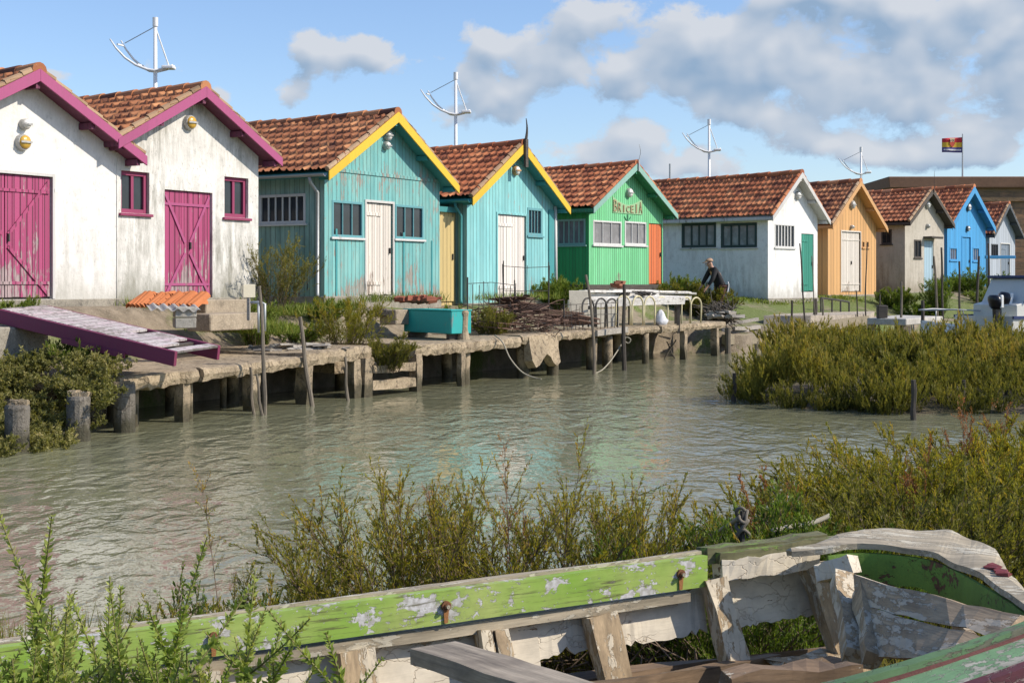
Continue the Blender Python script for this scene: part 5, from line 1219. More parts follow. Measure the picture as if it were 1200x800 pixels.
F_green=foliage('fresh_green_leaves',[(0,(.05,.09,.012)),(.4,(.135,.205,.028)),(.75,(.26,.33,.055)),(1,(.38,.41,.11))],.45)
F_scrub=foliage('salt_scrub_leaves',[(0,(.065,.07,.016)),(.35,(.165,.165,.034)),(.65,(.30,.275,.058)),(1,(.42,.31,.08))],.5)
F_grey=foliage('grey_green_leaves',[(0,(.13,.135,.045)),(.4,(.28,.27,.09)),(.75,(.42,.37,.16)),(1,(.50,.36,.20))],.5)
F_grass=foliage('grass_blades',[(0,(0.063,0.105,0.014)),(.45,(0.168,0.231,0.031)),(.8,(0.294,0.315,0.070)),(1,(0.448,0.378,0.140))])
F_leafy=foliage('leafy_plant_leaves',[(0,(.10,.15,.025)),(.4,(.22,.30,.055)),(.75,(.36,.42,.10)),(1,(.48,.48,.17))],.45)
F_rust=foliage('rusty_brown_tips',[(0,(0.168,0.070,0.028)),(.5,(0.364,0.140,0.049)),(1,(0.504,0.280,0.098))])
M_twig=plain('dark_twigs',(.13,.09,.06),.85,.4,0,20); M_twiggreen=plain('green_stems',(.16,.15,.05),.8,.3,0,20); M_twigred=plain('reddish_stems',(.13,.075,.04),.8,.4,0,20)
def plant(name,label,cat,loc,mat,group=None,rz=0,twig=None,geo=None,**k):
    root=thing(name,label,cat,loc,rz,group); V,Fc,t,sV,sF=shrub_geo(**k) if geo is None else geo
    raw('foliage',V,Fc,mat,root,t); raw('stems',sV,sF,twig or M_twig,root); return root
# feathery shrubs on the near bank, behind the wreck
gr='feathery shrubs on the near bank'
def bk(x,y): return (x,y,bank_z(x,y)-.03)
plant('marsh_shrub','wide yellow tipped feathery shrub on the bank behind the left half of the green gunwale','shrub',bk(-.36,4.95),F_olive,gr,seed=21,h=1.0,r=.62,stems=46,twigs=26,leaves=36,ll=.019,lw=.0048,lean=1.0,tipcol=.55)
plant('marsh_shrub','tallest feathery shrub behind the green gunwale, with bare reddish sprigs at its top','shrub',bk(.16,5.25),F_olive,gr,seed=22,h=1.02,r=.60,stems=46,twigs=26,leaves=36,ll=.019,lw=.0048,lean=1.0,tipcol=.6)
plant('marsh_shrub','loose shrub with a thin tall sprig between the tallest shrub and the low green one','shrub',bk(.55,5.4),F_olive,gr,seed=23,h=.86,r=.45,stems=32,twigs=24,leaves=34,ll=.018,lw=.0046,tipcol=.5)
plant('marsh_shrub','low fresh green bushy shrub next to the rope, behind the end of the green board','shrub',bk(.78,4.9),F_green,gr,seed=24,h=.68,r=.50,stems=54,twigs=24,leaves=34,ll=.018,lw=.0045,lean=1.0,upright=1.0,tipcol=.1)
plant('marsh_shrub','low sparse shrub left of the yellow tipped one, with arching twigs','shrub',bk(-.78,4.7),F_olive,gr,seed=25,h=.66,r=.50,stems=36,twigs=22,leaves=32,ll=.018,lw=.0045,lean=1.1,tipcol=.3)
plant('marsh_shrub','low green shrub with a single orange topped spire, left of centre','shrub',bk(-1.05,4.45),F_green,gr,seed=26,h=.56,r=.48,stems=46,twigs=22,leaves=32,ll=.017,lw=.0044,tipcol=.3)
plant('marsh_shrub','grassy looking shrub just right of the leafy foreground plant','shrub',bk(-.80,4.05),F_olive,gr,seed=27,h=.56,r=.40,stems=46,twigs=22,leaves=32,ll=.016,lw=.0042,upright=1.1,tipcol=.35)
for x,y,h_,s_,lab in ((-.93,4.55,1.02,31,'thin orange brown spire of a dry sprig standing left of centre'),(.02,5.0,1.20,32,'bare rusty sprig rising above the tallest shrub'),(-.30,5.3,1.15,33,'rusty sprig above the wide yellow tipped shrub')):
    plant('dry_sprig',lab,'sprig',bk(x,y),F_rust if s_!=31 else F_olive,'dry sprigs on the near bank',seed=s_,h=h_,r=.10,stems=3,twigs=16,leaves=14,ll=.012,lw=.003,t0=.55,twl=.10,lean=.7,sr=.004,tipcol=.9)
# right hand thicket
TH=[(905,5.6,570,.42,41,F_green,'upright fresh green shrub right beside the knotted stake'),(985,6.3,560,.60,42,F_scrub,'dense shrub behind the wide weathered plank of the wreck, left part'),(1050,6.2,548,.6,43,F_scrub,'dense shrub behind the wide weathered plank of the wreck, right part'),(1010,7.7,518,.75,44,F_olive,'tall olive shrub in the middle of the right hand thicket'),(1092,7.4,500,.75,45,F_olive,'tall shrub with rusty tips near the right edge of the thicket'),(1075,8.9,494,.8,46,F_olive,'shrub at the back of the thicket next to the water'),(1165,8.4,490,.8,47,F_olive,'tall shrub at the right edge of the photo, behind the others'),(962,5.4,606,.45,48,F_green,'low shrub just behind the weathered plank'),(1105,5.8,566,.6,49,F_scrub,'shrub at the lower right, behind the corner of the wreck'),(1180,6.4,538,.65,50,F_olive,'brown tinged shrub at the far right above the corner of the wreck'),(935,7.3,548,.55,51,F_olive,'shrub at the left end of the thicket by the water, with orange sprigs'),(1235,9.0,490,.8,52,F_olive,'shrub partly cut by the right edge beside the water')]
TH=[(W(px,0,Y).x,Y,(W(px,py,Y).z-bank_z(W(px,0,Y).x,Y))*.97,r_,s_,m_,lab) for px,Y,py,r_,s_,m_,lab in TH]
for x,y,h_,r_,s_,m_,lab in TH:
    plant('marsh_shrub',lab,'shrub',bk(x,y),m_,'shrubs of the right hand thicket',seed=s_,h=h_,r=r_,stems=48,twigs=26,leaves=30,ll=.024,lw=.0068,lean=1.0,upright=.9,tipcol=.42 if m_ is F_olive else .2,t0=.12)
for x,y,h_,s_,lab in ((2.0,9.2,.72,61,'pair of rusty seed heads at the left of the thicket, over the water'),(1.25,6.6,.75,62,'thin leaning sprig at the far left of the thicket'),(2.75,8.1,1.12,63,'orange brown sprig rising over the thicket at the right'),(3.05,7.1,1.02,64,'broad rusty brown sprig near the right edge of the thicket'),(2.05,6.9,.80,65,'rusty sprig standing in the middle of the thicket'),(2.95,6.0,.86,66,'low rusty brown sprig behind the corner of the wreck')):
    plant('dry_sprig',lab,'sprig',bk(x,y),F_rust,'dry sprigs in the thicket',seed=s_,h=h_,r=.3,stems=7,twigs=12,leaves=14,ll=.016,lw=.005,t0=.6,twl=.10,sr=.004,tipcol=.4)
# leafy plant in the left foreground, growing up through the wreck
def leafy(seed,stems,h,r,lx=0):
    rng=np.random.default_rng(seed); P=[];D=[];L=[];T=[];A=[];B_=[];ra=[];rb=[]
    for s in range(stems):
        a=rng.uniform(0,2*PI); rr=r*math.sqrt(rng.uniform()); b=np.array([rr*.75*math.cos(a),rr*.45*math.sin(a),0]); hh=h*rng.uniform(.6,1.0)*(1-.2*rr/r)
        tip=b+np.array([rng.normal(0,.10)+.10*b[0]/r+.05,rng.normal(0,.07),hh]); c=b+np.array([rng.normal(0,.05),rng.normal(0,.04),hh*.55]); tw0=rng.uniform(0,.45)
        n=int(hh/.0042); prev=b
        segs=[(b,c,tip,hh,1.0)]
        for k in range(rng.integers(5,9)):
            t=rng.uniform(.3,.9); o=b*(1-t)**2+2*c*t*(1-t)+tip*t*t; d=np.array([rng.normal(0,.6),rng.normal(0,.6),.75]); d/=np.linalg.norm(d); l=hh*rng.uniform(.12,.3); segs.append((o,o+d*l*.5+UP*.01,o+d*l+UP*l*.25,l,.6))
        for (b0,c0,t0_,l,k) in segs:
            q=np.linspace(0,1,8)[:,None]; pts=b0*(1-q)**2+2*c0*q*(1-q)+t0_*q*q
            A.append(pts[:-1]);B_.append(pts[1:]);ra.append(np.linspace(.0042*k,.0016,8)[:-1]);rb.append(np.linspace(.0042*k,.0016,8)[1:])
            m=int(l/.0020); u=np.sort(rng.uniform(.12 if k==1 else 0,1,m))[:,None]; pp=b0*(1-u)**2+2*c0*u*(1-u)+t0_*u*u; tg=nrm(2*(1-u)*(c0-b0)+2*u*(t0_-c0))
            ph=np.arange(m)*2.4; x=nrm(np.cross(tg,np.tile([.9,.3,.1],(m,1)))); y=np.cross(tg,x); o=x*np.cos(ph)[:,None]+y*np.sin(ph)[:,None]
            P.append(pp);D.append(nrm(o*.85+tg*.75+rng.normal(0,.2,(m,3)))); L.append((.026*(1-.55*u[:,0]**3))*rng.uniform(.7,1.2,m)*(1 if k==1 else .85)); T.append(np.clip(.25+tw0+.25*u[:,0]+rng.normal(0,.12,m),0,1))
    P=np.concatenate(P);D=np.concatenate(D);L=np.concatenate(L); V,Fc=leaves_mesh(P,D,L,L*.40,rng); sV,sF=tubes_mesh(np.concatenate(A),np.concatenate(B_),np.concatenate(ra),np.concatenate(rb)); return V,Fc,np.concatenate(T),sV,sF
for k,(x,y,st,h_,r_,lab) in enumerate(((-.74,2.72,46,1.10,.31,'leafy green foreground plant with upright shoots growing through the left of the wreck'),(-.98,2.60,32,.97,.22,'leafy plant at the left edge of the photo, shorter than the one beside it'),(-.52,2.62,9,.72,.13,'thin leafy shoots hanging before the green gunwale, right of the tall leafy plant'))):
    plant('leafy_plant',lab,'plant',(x,y,.36),F_leafy,'leafy plants in the left foreground',geo=leafy(70+k,st,h_,r_),twig=M_twiggreen)
def offset_geo(g,items):
    Vs=[];Fs_=[];T=[];o=0
    for (V,Fc,t,_,_) ,x,y,z,sc_,rz,dt in items:
        c,s=math.cos(rz),math.sin(rz); R=np.array([[c,-s,0],[s,c,0],[0,0,1]]); Vs.append((V*sc_)@R.T+np.array([x,y,z])); Fs_.append(Fc+o); o+=len(V); T.append(np.clip(t+dt,0,1))
    return np.concatenate(Vs),np.concatenate(Fs_),np.concatenate(T)
# islet scrub: one mass
var=[shrub_geo(seed=100+k,h=.62,r=.55,stems=15,twigs=10,leaves=18,ll=.060,lw=.0095,lean=1.0,upright=1.5,spread=.42,twl=.34,t0=.10,tipcol=.5,sr=.008,fluff=.45) for k in range(5)]
rg=random.Random(21); it=[]; tries=0
while len(it)<470 and tries<20000:
    tries+=1; x=rg.uniform(3.4,16.5); y=rg.uniform(19.5,34.2)
    if not islet_inside(x,y) or x/y>.55: continue
    if islet_inside(x,y-1.2) and islet_inside(x-1.0,y) and rg.random()<.25: continue
    z=.16 if islet_inside(x,y-.5) else -.02
    hs=1.0+.24*math.sin(x*1.3+y*.7)+.16*math.sin(y*1.9+x); hs*=.78 if y>30 else 1
    if x<5.5 and y>23: hs*=.85
    it.append((var[rg.randrange(5)],x,y,z,hs*rg.uniform(.62,1.25),rg.uniform(0,6),rg.uniform(-.12,.16)+.20*math.sin(x*1.7+.6*y)*math.sin(y*1.1-.5*x)))
for k in range(90):
    i=rg.randrange(len(IS)); (xa,ya),(xb,yb)=IS[i],IS[(i+1)%len(IS)]; t=rg.random(); x=xa+(xb-xa)*t; y=ya+(yb-ya)*t
    if y<30: it.append((var[rg.randrange(5)],x+rg.uniform(-.1,.1),y+rg.uniform(-.15,.3),-.12,rg.uniform(.55,.95),rg.uniform(0,6),rg.uniform(-.2,.1)))
V,Fc,T=offset_geo(None,it); o=raw('islet_scrub',V,Fc,F_scrub,None,T); tag(o,'thick salt scrub covering the islet in the channel on the right','scrub'); stuff(o)
def scatter(name,label,cat,pts,var,mat,scl,dts=.12,seed=1):
    rg=random.Random(seed); V,Fc,T=offset_geo(None,[(var[rg.randrange(len(var))],p[0],p[1],p[2],rg.uniform(*scl),rg.uniform(0,6),rg.uniform(-dts,dts)) for p in pts]); o=raw(name,V,Fc,mat,None,T); tag(o,label,cat); return stuff(o)
# shrubs on the left bank
var2=[shrub_geo(seed=130+k,h=.5,r=.42,stems=16,twigs=12,leaves=14,ll=.045,lw=.020,lean=1.0,upright=.4,spread=.8,twl=.26,t0=.15,tipcol=.3,fluff=1.3) for k in range(4)]
rg=random.Random(8); pts=[]
for k in range(150):
    s=S0-rg.uniform(.05,5.5); p,d,nn,qz,bz=edge_at(s); q=rg.uniform(-.25,2.3); c=p+nn*q; pts.append((c.x,c.y,ground_z(s,q)-.04))
scatter('bank_scrub','thick pale green scrub on the left bank around the round concrete piles','scrub',pts,var2,F_grey,(.6,1.05),.15,3)
def snap(c):            # height of the ground under a point of the far shore
    best=None
    for i in range(int(CUM[14]*4)):
        p,d,nn,qz,bz=edge_at(i/4); v=Vector((c.x-p.x,c.y-p.y,0)); t=abs(v.dot(d)); q=v.dot(nn)
        if q>-.5 and (best is None or t<best[0]): best=(t,i/4,q)
    return ground_z(best[1],max(best[2],0)) if best else c.z
for k,(px,py,Y,h_,r_,m_,lab,gn) in enumerate(((262,448,18.3,.0,0,None,'',''),(100,452,18.0,.62,.35,F_grass,'upright yellow green clump below the quay edge on the left bank','clump'),
    (407,402,23.4,.92,.62,F_olive,'rounded yellow green bush on the quay beside the gap in the deck','bush'),(455,432,22.9,.62,.34,F_scrub,'dark green bush growing in the gap of the quay deck','bush'),
    (322,372,25.2,1.35,.6,F_scrub,'tall airy weed against the grey green side of the turquoise hut','bush'),(300,374,23.2,.9,.3,F_grass,'tall grass clump beside the small cream signboard','clump'),
    (372,372,25.6,.42,.55,F_green,'low green weeds at the corner of the turquoise hut','weeds'),(345,384,24.4,.36,.5,F_green,'low weeds in front of the airy tall weed','weeds'),(520,352,28.6,.55,.35,F_green,'green weeds in the gap between the turquoise hut and the yellow side door','weeds'),
    (578,384,27.3,.62,.4,F_scrub,'dark weeds growing through the left of the rusty heap','weeds'),(655,352,33.5,.8,.4,F_grass,'grass tuft in the gap left of the green hut','clump'),(812,346,38.5,.95,.75,F_scrub,'tall grass green bush before the long white wall, left one','bush'),(830,350,38.2,.9,.6,F_scrub,'bush beside the stooping person','bush'),(795,343,39.5,.8,.5,F_grass,'grass clump beside the orange door','clump'),
    (1050,358,47,.75,.5,F_grass,'grass clump before the bare cement hut','clump'),(1075,362,46,.6,.6,F_green,'green weeds at the door of the bare cement hut','weeds'),(1120,341,53,.6,.7,F_green,'weeds at the foot of the bright blue hut, left one','weeds'),(1142,340,53,.95,.8,F_green,'thick weeds before the door of the bright blue hut','weeds'),(1155,345,51,.6,.7,F_grass,'yellowing weeds at the right corner of the bright blue hut','weeds'),(1098,345,46,1.7,.3,F_green,'climbing leaves on the pole beside the pale blue door','climber'),(10,405,19.2,.5,.4,F_grass,'grass clump at the left edge under the pink ramp','clump'),(30,398,18.6,.4,.35,F_green,'green tuft before the concrete block under the ramp','clump'))):
    if m_ is None: continue
    c=W(px,py,Y); c.z=(snap(c) if px not in (455,) else c.z)-.05
    plant({'clump':'grass_clump','bush':'bush','weeds':'weeds','climber':'climber'}[gn],lab,gn,c,m_,None,seed=150+k,h=h_,r=r_,stems=34 if gn!='clump' else 46,twigs=16,leaves=20,ll=.055 if Y<30 else .09,lw=.009 if Y<30 else .016,lean=1.0,upright=.8 if gn!='clump' else 1.8,spread=.6,t0=.04,tipcol=.35,basr=.62)
# grass along the quay and before the huts
def grass(name,label,pts,h,wd,mat=F_grass,seed=1,blades=14,rad=.12):
    rng=np.random.default_rng(seed); P=np.repeat(np.array(pts),blades,0); N=len(P); P=P+np.concatenate([rng.normal(0,rad,(N,2)),np.zeros((N,1))],1)
    D=nrm(np.concatenate([rng.normal(0,.38,(N,2)),np.ones((N,1))],1)); V,Fc=leaves_mesh(P,D,h*rng.uniform(.4,1.2,N),np.full(N,wd),rng); t=np.clip(rng.normal(.5,.2,N),0,1)
    o=raw(name,V,Fc,mat,None,t); tag(o,label,'grass'); return stuff(o)
rg=random.Random(31); pts=[]
for k in range(5200):
    s=rg.uniform(S1-2,S1+13); q=rg.uniform(2.6,8); p,d,nn,qz,bz=edge_at(s); c=p+nn*q
    if math.sin(c.x*.9+1)*math.sin(c.y*.8)+rg.gauss(0,.35)>.15 and q<4.6: continue
    pts.append((c.x,c.y,ground_z(s,q)))
grass('short_grass','short bright green grass in front of the white and apricot huts',pts,.13,.03,F_grass,2,7,.16)
pts=[]
for (pxa,pya,Ya,pxb,pyb,Yb,n_) in ((248,388,22.3,335,390,22.0,150),(300,372,24.5,420,360,26.0,90),(420,354,26.9,520,352,28.3,40),(150,362,22.3,200,360,22.6,30),(560,352,30.6,650,350,33,40)):
    for k in range(n_):
        t=rg.random(); p=W(pxa,pya,Ya).lerp(W(pxb,pyb,Yb),t); pts.append((p.x+rg.gauss(0,.12),p.y+rg.gauss(0,.15),p.z-.02))
grass('rough_grass','rough yellow green grass along the foot of the white and turquoise huts',pts,.24,.012,F_grass,5,16,.10)
pts=[]
for k in range(2600):
    x=rg.uniform(-3.2,5.2); y=rg.uniform(3.2,bank_edge(x)-.1); pts.append((x,y,bank_z(x,y)-.01))
grass('bank_grass','grass and low herbs covering the near bank around the wreck',pts,.26,.005,F_scrub,6,22,.07)
# dry brushwood under the open side of the wreck
rng=np.random.default_rng(5); A=[];B_=[]
for k in range(420):
    x=rng.uniform(-.3,1.0); y=4.05+.5*x+rng.uniform(.0,.9); z=.3+abs(rng.normal(0,.14)); a=np.array([x,y,z]); d=nrm(rng.normal(size=3)*np.array([1,1,.6])); l=rng.uniform(.08,.3); m=a+d*l*.5+rng.normal(0,.03,3); e=a+d*l+rng.normal(0,.05,3); A+= [a,m]; B_+= [m,e]
A=np.array(A);B_=np.array(B_); V,Fc=tubes_mesh(A,B_,np.full(len(A),.004),np.full(len(A),.003)); o=raw('brushwood',V,Fc,M_twig); tag(o,'tangle of dry dark twigs under the broken side of the wreck','brushwood'); stuff(o)
# heap of branches beside the person
rng=np.random.default_rng(9); A=[];B_=[]
for k in range(300):
    c=W(rng.uniform(826,860),rng.uniform(358,378),rng.uniform(36.3,38.0)); a=np.array(c); d=nrm(rng.normal(size=3)*np.array([1,.6,.8])); l=rng.uniform(.15,.5); A.append(a); B_.append(a+d*l)
A=np.array(A);B_=np.array(B_); V,Fc=tubes_mesh(A,B_,np.full(len(A),.018),np.full(len(A),.008)); o=raw('branch_heap',V,Fc,M_darkwood); tag(o,'heap of dark branches and driftwood at the end of the quay before the person','branches'); stuff(o)
o=heap('driftwood','grey driftwood lumps at the end of the quay','driftwood',[W(px,py,36.4) for px,py in ((838,372),(850,368),(858,372))],26,.16,M_greyplank,.16,12,.25)
# ---------------------------------------------------------------- the stooping person
M_skin=plain('skin',(.45,.25,.17),.55,.12,0,20); M_jacket=plain('black_jacket',(.012,.012,.014),.85,.3,0,20); M_trouser=plain('reddish_brown_trousers',(.10,.045,.035),.85,.3,0,20); M_cap=plain('tan_cap',(.38,.24,.15),.8,.2,0,20); M_cloth=plain('white_cloth',(.72,.71,.69),.85,.15,0,20)
def skinned(name,verts,edges,radii,mat,parent,sub=2,root=0):
    me=bpy.data.meshes.new(name); me.from_pydata([tuple(v) for v in verts],edges,[]); o=bpy.data.objects.new(name,me); COL.objects.link(o)
    m=o.modifiers.new('skin','SKIN'); m.use_smooth_shade=True; o.modifiers.new('sub','SUBSURF').levels=sub; o.modifiers['sub'].render_levels=sub
    for i,r in enumerate(radii):
        sv=me.skin_vertices[0].data[i]; sv.radius=(r,r) if not isinstance(r,tuple) else r; sv.use_root=(i==root)
    bpy.context.view_layer.update(); me2=bpy.data.meshes.new_from_object(o.evaluated_get(bpy.context.evaluated_depsgraph_get())); bpy.data.objects.remove(o)
    me2.name=name; me2.polygons.foreach_set('use_smooth',[True]*len(me2.polygons)); me2.materials.clear(); return link(name,me2,mat,parent)
# local frame: +x is where the person faces, z up, feet at 0
pp=W(845,372.5,38.0); pr=thing('person','person in black jacket and tan cap stooping over the end of the quay','person',(pp.x,pp.y,pp.z),PI+.25)
J=dict(pel=(0,0,.86),wa=(.06,0,1.02),ch=(.20,0,1.25),nk=(.29,0,1.40),hd=(.345,0,1.475),ht=(.365,0,1.575),
  hl=(-.01,.10,.82),kl=(.07,.12,.45),al=(-.03,.13,.07),tl=(.14,.14,.03),hr=(-.01,-.10,.82),kr=(.10,-.12,.45),ar=(-.06,-.13,.07),tr=(.11,-.14,.03),
  sl=(.25,.19,1.34),el=(.36,.25,1.07),wl=(.50,.20,.86),sr=(.25,-.19,1.34),er=(.38,-.25,1.07),wr=(.52,-.18,.87),pl=(.54,.19,.80),pr_=(.56,-.17,.81))
for sfx,(px_,py_,pz_),sg in (('l',J['pl'],1),('r',J['pr_'],-1)):
    for f_ in range(4): J[f'f{f_}{sfx}']=(px_+.045+.004*(f_%2),py_+(-.033+.022*f_),pz_-.05-.008*(1-abs(f_-1.5)/1.5)); J[f'g{f_}{sfx}']=(px_+.040,py_+(-.035+.023*f_),pz_-.085)
    J[f'th{sfx}']=(px_+.04,py_-sg*.055,pz_-.03)
names_=list(J); ix={k:i for i,k in enumerate(names_)}
E_=[('pel','wa'),('wa','ch'),('ch','nk'),('nk','hd'),('hd','ht'),('pel','hl'),('hl','kl'),('kl','al'),('al','tl'),('pel','hr'),('hr','kr'),('kr','ar'),('ar','tr'),('ch','sl'),('sl','el'),('el','wl'),('wl','pl'),('ch','sr'),('sr','er'),('er','wr'),('wr','pr_')]
for sfx,pn in (('l','pl'),('r','pr_')):
    for f_ in range(4): E_+= [(pn,f'f{f_}{sfx}'),(f'f{f_}{sfx}',f'g{f_}{sfx}')]
    E_.append((pn,f'th{sfx}'))
Rr=dict(pel=.135,wa=.125,ch=.15,nk=.055,hd=.095,ht=.075,hl=.085,kl=.058,al=.042,tl=.035,hr=.085,kr=.058,ar=.042,tr=.035,sl=.06,el=.045,wl=.032,sr=.06,er=.045,wr=.032,pl=.034,pr_=.034)
body=skinned('body',[J[k] for k in names_],[(ix[a],ix[b_]) for a,b_ in E_],[Rr.get(k,.009) for k in names_],M_skin,pr)
def sub_(keys,edges,rad,name,mat,sub=2,shift=None):
    i2={k:i for i,k in enumerate(keys)}; return skinned(name,[J[k] for k in keys],[(i2[a],i2[b_]) for a,b_ in edges],[rad[k] for k in keys],mat,pr,sub)
J['nk2']=(.275,0,1.385); J['wl2']=(.475,.205,.90); J['wr2']=(.495,-.185,.91); J['al2']=(-.025,.13,.12); J['ar2']=(-.055,-.13,.12)
sub_(['wa','pel','ch','nk2','sl','el','wl2','sr','er','wr2'],[('wa','pel'),('wa','ch'),('ch','nk2'),('ch','sl'),('sl','el'),('el','wl2'),('ch','sr'),('sr','er'),('er','wr2')],dict(wa=.155,pel=.15,ch=.185,nk2=.088,sl=.085,el=.066,wl2=.048,sr=.085,er=.066,wr2=.048),'jacket',M_jacket)
J['pel2']=(0,0,.88)
sub_(['pel2','hl','kl','al2','hr','kr','ar2'],[('pel2','hl'),('hl','kl'),('kl','al2'),('pel2','hr'),('hr','kr'),('kr','ar2')],dict(pel2=.15,hl=.108,kl=.078,al2=.062,hr=.108,kr=.078,ar2=.062),'trousers',M_trouser)
b=MB(); c=Vector((.36,0,1.54)); R=[]
for k in np.linspace(0,1,6): R.append([c+Vector((-.035*k+.112*math.cos(k*PI/2)*math.cos(t)+1e-4*math.cos(t),(.10*math.cos(k*PI/2)+1e-4)*math.sin(t),.095*math.sin(k*PI/2)+.03)) for t in np.linspace(0,2*PI,17)[:-1]])
b.loft(R,close=True); b.prism([(.06,-.07),(.17,-.06),(.20,0),(.17,.06),(.06,.07)],.018,.032,lambda a,y,z:c+Vector((a,y,z-.3*(a-.06)))); b.build('cap',M_cap,pr,smooth=True)
b=MB(); hdc=Vector((.355,0,1.505))
for sg in (-1,1):
    b.tube([hdc+Vector((.085,.034*sg,.012)),hdc+Vector((.094,.034*sg,.012))],.009,8)
b.build('eyes',M_black,pr)
b=MB(); b.tube([hdc+Vector((.085,0,.02)),hdc+Vector((.113,0,-.02)),hdc+Vector((.09,0,-.03))],[.008,.014,.008],7)
for sg in (-1,1): b.tube([hdc+Vector((-.01,.088*sg,.025)),hdc+Vector((-.015,.103*sg,.0)),hdc+Vector((-.005,.09*sg,-.03))],[.012,.016,.01],7)
b.build('nose_and_ears',M_skin,pr,smooth=True)
b=MB(); b.tube([hdc+Vector((.082,-.025,-.052)),hdc+Vector((.09,0,-.05)),hdc+Vector((.082,.025,-.052))],.006,6); b.build('mouth',M_trouser,pr)
for sfx in ('l','r'):
    a=Vector(J['a'+sfx]); t=Vector(J['t'+sfx]); b=MB(); R=[]
    for k,(x,w_,h_) in enumerate(((-.09,.035,.05),(-.05,.045,.09),(.03,.048,.085),(.12,.05,.05),(.18,.04,.03))): R.append([Vector((a.x+x,a.y+w_*math.cos(u),max(0,.04+h_*math.sin(u)*.6 if math.sin(u)>0 else .0))) for u in np.linspace(0,2*PI,11)[:-1]])
    b.loft(R,close=True); b.build('boot',M_black,pr,smooth=True)
b=MB(); R=[]
for k in range(7):
    z=1.0-.07*k; wv=.07+.012*math.sin(k*1.7); R.append([Vector((-.10-.02*math.sin(k),.10+wv*math.cos(u)*.5+.06,z+.01*math.sin(3*u))) + Vector((.02*math.sin(u)-.03,0,0)) for u in np.linspace(0,2*PI,11)[:-1]])
b.loft(R,close=True); b.build('white_rag',M_cloth,pr,smooth=True)
# ---------------------------------------------------------------- sky, sun, camera
w=bpy.data.worlds.new('World'); sc.world=w; w.use_nodes=True; wt=w.node_tree; wt.nodes.clear()
class WN(NT):
    def __init__(s): s.t=wt; s.out=wt.nodes.new('ShaderNodeOutputWorld')
n=WN()
AZ,EL=math.radians(101),math.radians(38)
sky=n.n('ShaderNodeTexSky',sky_type='NISHITA'); sky.sun_disc=False; sky.sun_elevation=EL; sky.sun_rotation=AZ; sky.altitude=0; sky.air_density=1.0; sky.dust_density=.6; sky.ozone_density=1.5
g=n.coord('Generated'); x,y,z=sep(n,g)[:3]
az=n.math('ARCTAN2',x,y); el=n.math('ARCSINE',z)
p=n.n('ShaderNodeCombineXYZ',{0:az,1:el,2:0.0}).outputs[0]
# cloud banks: (azimuth, elevation, half width, half height, weight) measured in the photograph as pixels
CL=[(1050,30,150,60,.85),(1140,115,110,40,.8),(1000,110,70,45,.75),(905,120,60,50,.9),(930,20,70,40,.85),(1010,185,110,22,.75),(1190,40,50,60,.6),(1120,190,80,20,.6),
    (565,80,42,46,1.15),(590,125,34,20,.7),(520,140,34,18,.7),(690,28,42,27,1.15),(640,78,40,32,.9),(725,98,62,32,1.1),(800,42,46,46,1.05),(820,108,50,32,.85),(760,150,60,18,.5),
    (345,115,26,21,1.05),(372,66,34,24,1.0),(440,68,40,24,1.05),(440,-6,50,14,.9),(700,178,52,22,.9),(785,195,70,22,.75),(75,103,30,9,.95),(262,122,16,15,.95),(210,85,46,15,.6),(600,190,60,18,.55),(300,40,40,16,.35),
    (-200,60,150,60,.8),(1350,90,170,100,.9),(1700,40,260,120,1.),(-600,80,200,90,.8),(520,-260,300,90,.7),(980,-380,420,150,.9),(150,-420,280,100,.7),(2600,0,400,200,1.),(-1500,0,400,200,.9)]
grp=bpy.data.node_groups.new('cloud_density','ShaderNodeTree'); grp.interface.new_socket('P',in_out='INPUT',socket_type='NodeSocketVector'); grp.interface.new_socket('D',in_out='OUTPUT',socket_type='NodeSocketFloat')
class GN(NT):
    def __init__(s): s.t=grp
q=GN(); gi=grp.nodes.new('NodeGroupInput'); go=grp.nodes.new('NodeGroupOutput'); P=gi.outputs[0]
wob=q.noise(P,22,4,.6); acc=None
for (cx,cy,rx,ry,wt_) in CL:
    m=q.n('ShaderNodeMapping',{0:P,1:(-(cx-600)/F/(rx/F),-(HZ-cy)/F/(ry/F),0),3:(F/rx,F/ry,1)}).outputs[0]
    l=q.n('ShaderNodeVectorMath',{0:m,1:m},operation='DOT_PRODUCT').outputs['Value']
    e=q.math('MULTIPLY',q.math('POWER',2.718,q.math('MULTIPLY',l,-.8)),wt_)
    acc=e if acc is None else q.math('ADD',acc,e)
acc=q.math('MINIMUM',q.math('MULTIPLY',acc,.80),.82)
wv=q.n('ShaderNodeVectorMath',{0:P,1:q.n('ShaderNodeVectorMath',{0:q.n('ShaderNodeTexNoise',{'Vector':P,'Scale':45.0,'Detail':4.0}).outputs['Color'],'Scale':.016},operation='SCALE').outputs[0]},operation='ADD').outputs[0]
vo=q.n('ShaderNodeTexVoronoi',{'Vector':wv,'Scale':30.0},feature='SMOOTH_F1').outputs[0]
puff=q.math('SUBTRACT',.42,vo)
n1=q.noise(q.mapp(P,(1,1.3,1)),21,10,.64,.2)
ns=q.noise(q.mapp(P,(1,1.3,1)),21,2.5,.5,.2)
nn=q.math('ADD',q.math('MULTIPLY',q.math('SUBTRACT',n1,.5),2.7),q.math('MULTIPLY',puff,1.2)); nq=q.math('ADD',q.math('MULTIPLY',q.math('SUBTRACT',ns,.5),2.4),q.math('MULTIPLY',puff,1.2))
grp.interface.new_socket('Soft',in_out='OUTPUT',socket_type='NodeSocketFloat')
grp.links.new(q.math('SUBTRACT',q.math('MULTIPLY_ADD',nn,.62,acc),.45),go.inputs[0]); grp.links.new(q.math('SUBTRACT',q.math('MULTIPLY_ADD',nq,.55,acc),.45),go.inputs[1])
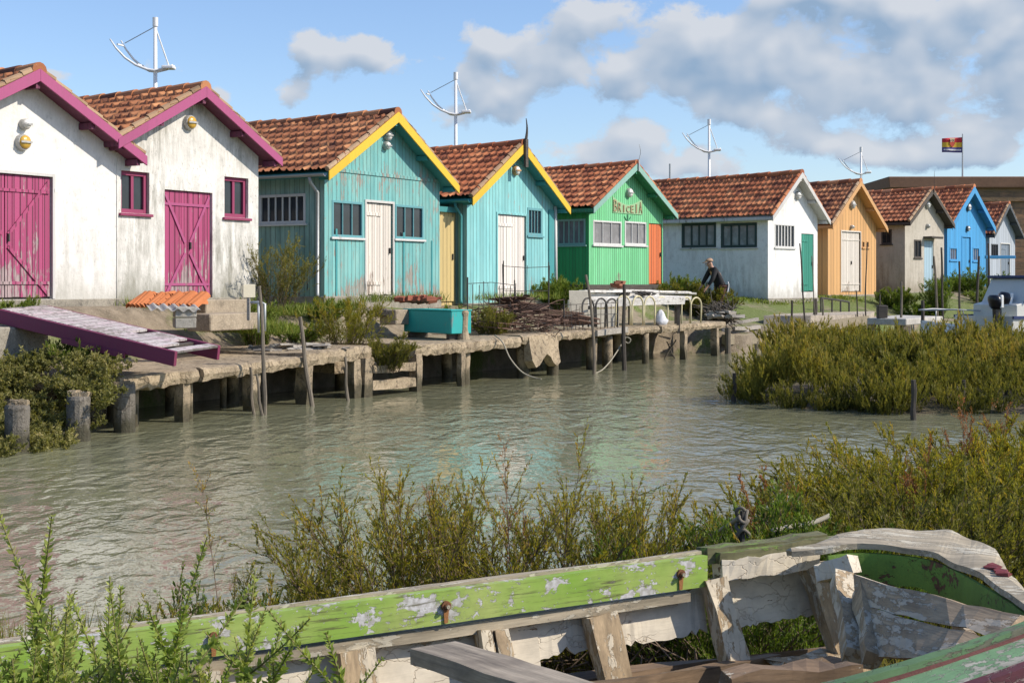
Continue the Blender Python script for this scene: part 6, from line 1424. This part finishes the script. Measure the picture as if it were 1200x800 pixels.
def dens(v,k=0):
    nd=n.n('ShaderNodeGroup'); nd.node_tree=grp; n.set(nd.inputs[0],v); return nd.outputs[k]
off=lambda a,b:n.n('ShaderNodeVectorMath',{0:p,1:(a,b,0)},operation='ADD').outputs[0]
D0=dens(p); DS=dens(p,1); D1=dens(off(.006,.014),1)
cov=n.ramp(D0,-.01,.20); cov=n.math('MULTIPLY',cov,n.math('MULTIPLY_ADD',n.ramp(el,0,.06),.40,.56))
edge_=n.math('SUBTRACT',D1,DS)                                   # thicker towards the sun: in its own shade
sh=n.math('ADD',n.math('MULTIPLY_ADD',edge_,1.5,.34),n.math('ADD',n.math('MULTIPLY',n.ramp(DS,.1,.75),.38),n.math('MULTIPLY',D0,.12)),clamp=True)
ccol=n.mix(sh,(.54,.57,.62),(.235,.338,.475))
skyc=n.n('ShaderNodeVectorMath',{0:sky.outputs[0],'Scale':1.0},operation='SCALE').outputs[0]
bg1=n.n('ShaderNodeBackground',{0:n.mix(1.0,skyc,SKYTINT,'MULTIPLY'),1:SKYSTR}); bg2=n.n('ShaderNodeBackground',{0:ccol,1:1.0})
mx=n.n('ShaderNodeMixShader',{0:cov,1:bg1.outputs[0],2:bg2.outputs[0]}); wt.links.new(mx.outputs[0],n.out.inputs[0])
L=bpy.data.lights.new('Sun','SUN'); L.energy=SUNSTR; L.angle=math.radians(.53); L.color=(1,.90,.77)
S=Vector((math.cos(EL)*math.sin(AZ),math.cos(EL)*math.cos(AZ),math.sin(EL)))
lo=bpy.data.objects.new('sun_lamp',L); COL.objects.link(lo); lo.rotation_euler=(-S).to_track_quat('-Z','Y').to_euler(); lo.location=(30,0,30)
cam=bpy.data.cameras.new('Camera'); co=bpy.data.objects.new('Camera',cam); COL.objects.link(co); co.location=(0,0,ZC); co.rotation_euler=(PI/2,0,0)
cam.sensor_width=36; cam.lens=48; cam.shift_y=-(400-HZ)/1200; cam.clip_start=.05; cam.clip_end=9000; sc.camera=co
vs=sc.view_settings; vs.view_transform='Standard'; vs.look='None'; vs.gamma=1; vs.use_curve_mapping=False; vs.exposure=EXPO
sc.cycles.use_denoising=True; sc.cycles.max_bounces=6; sc.cycles.caustics_reflective=False; sc.cycles.caustics_refractive=False
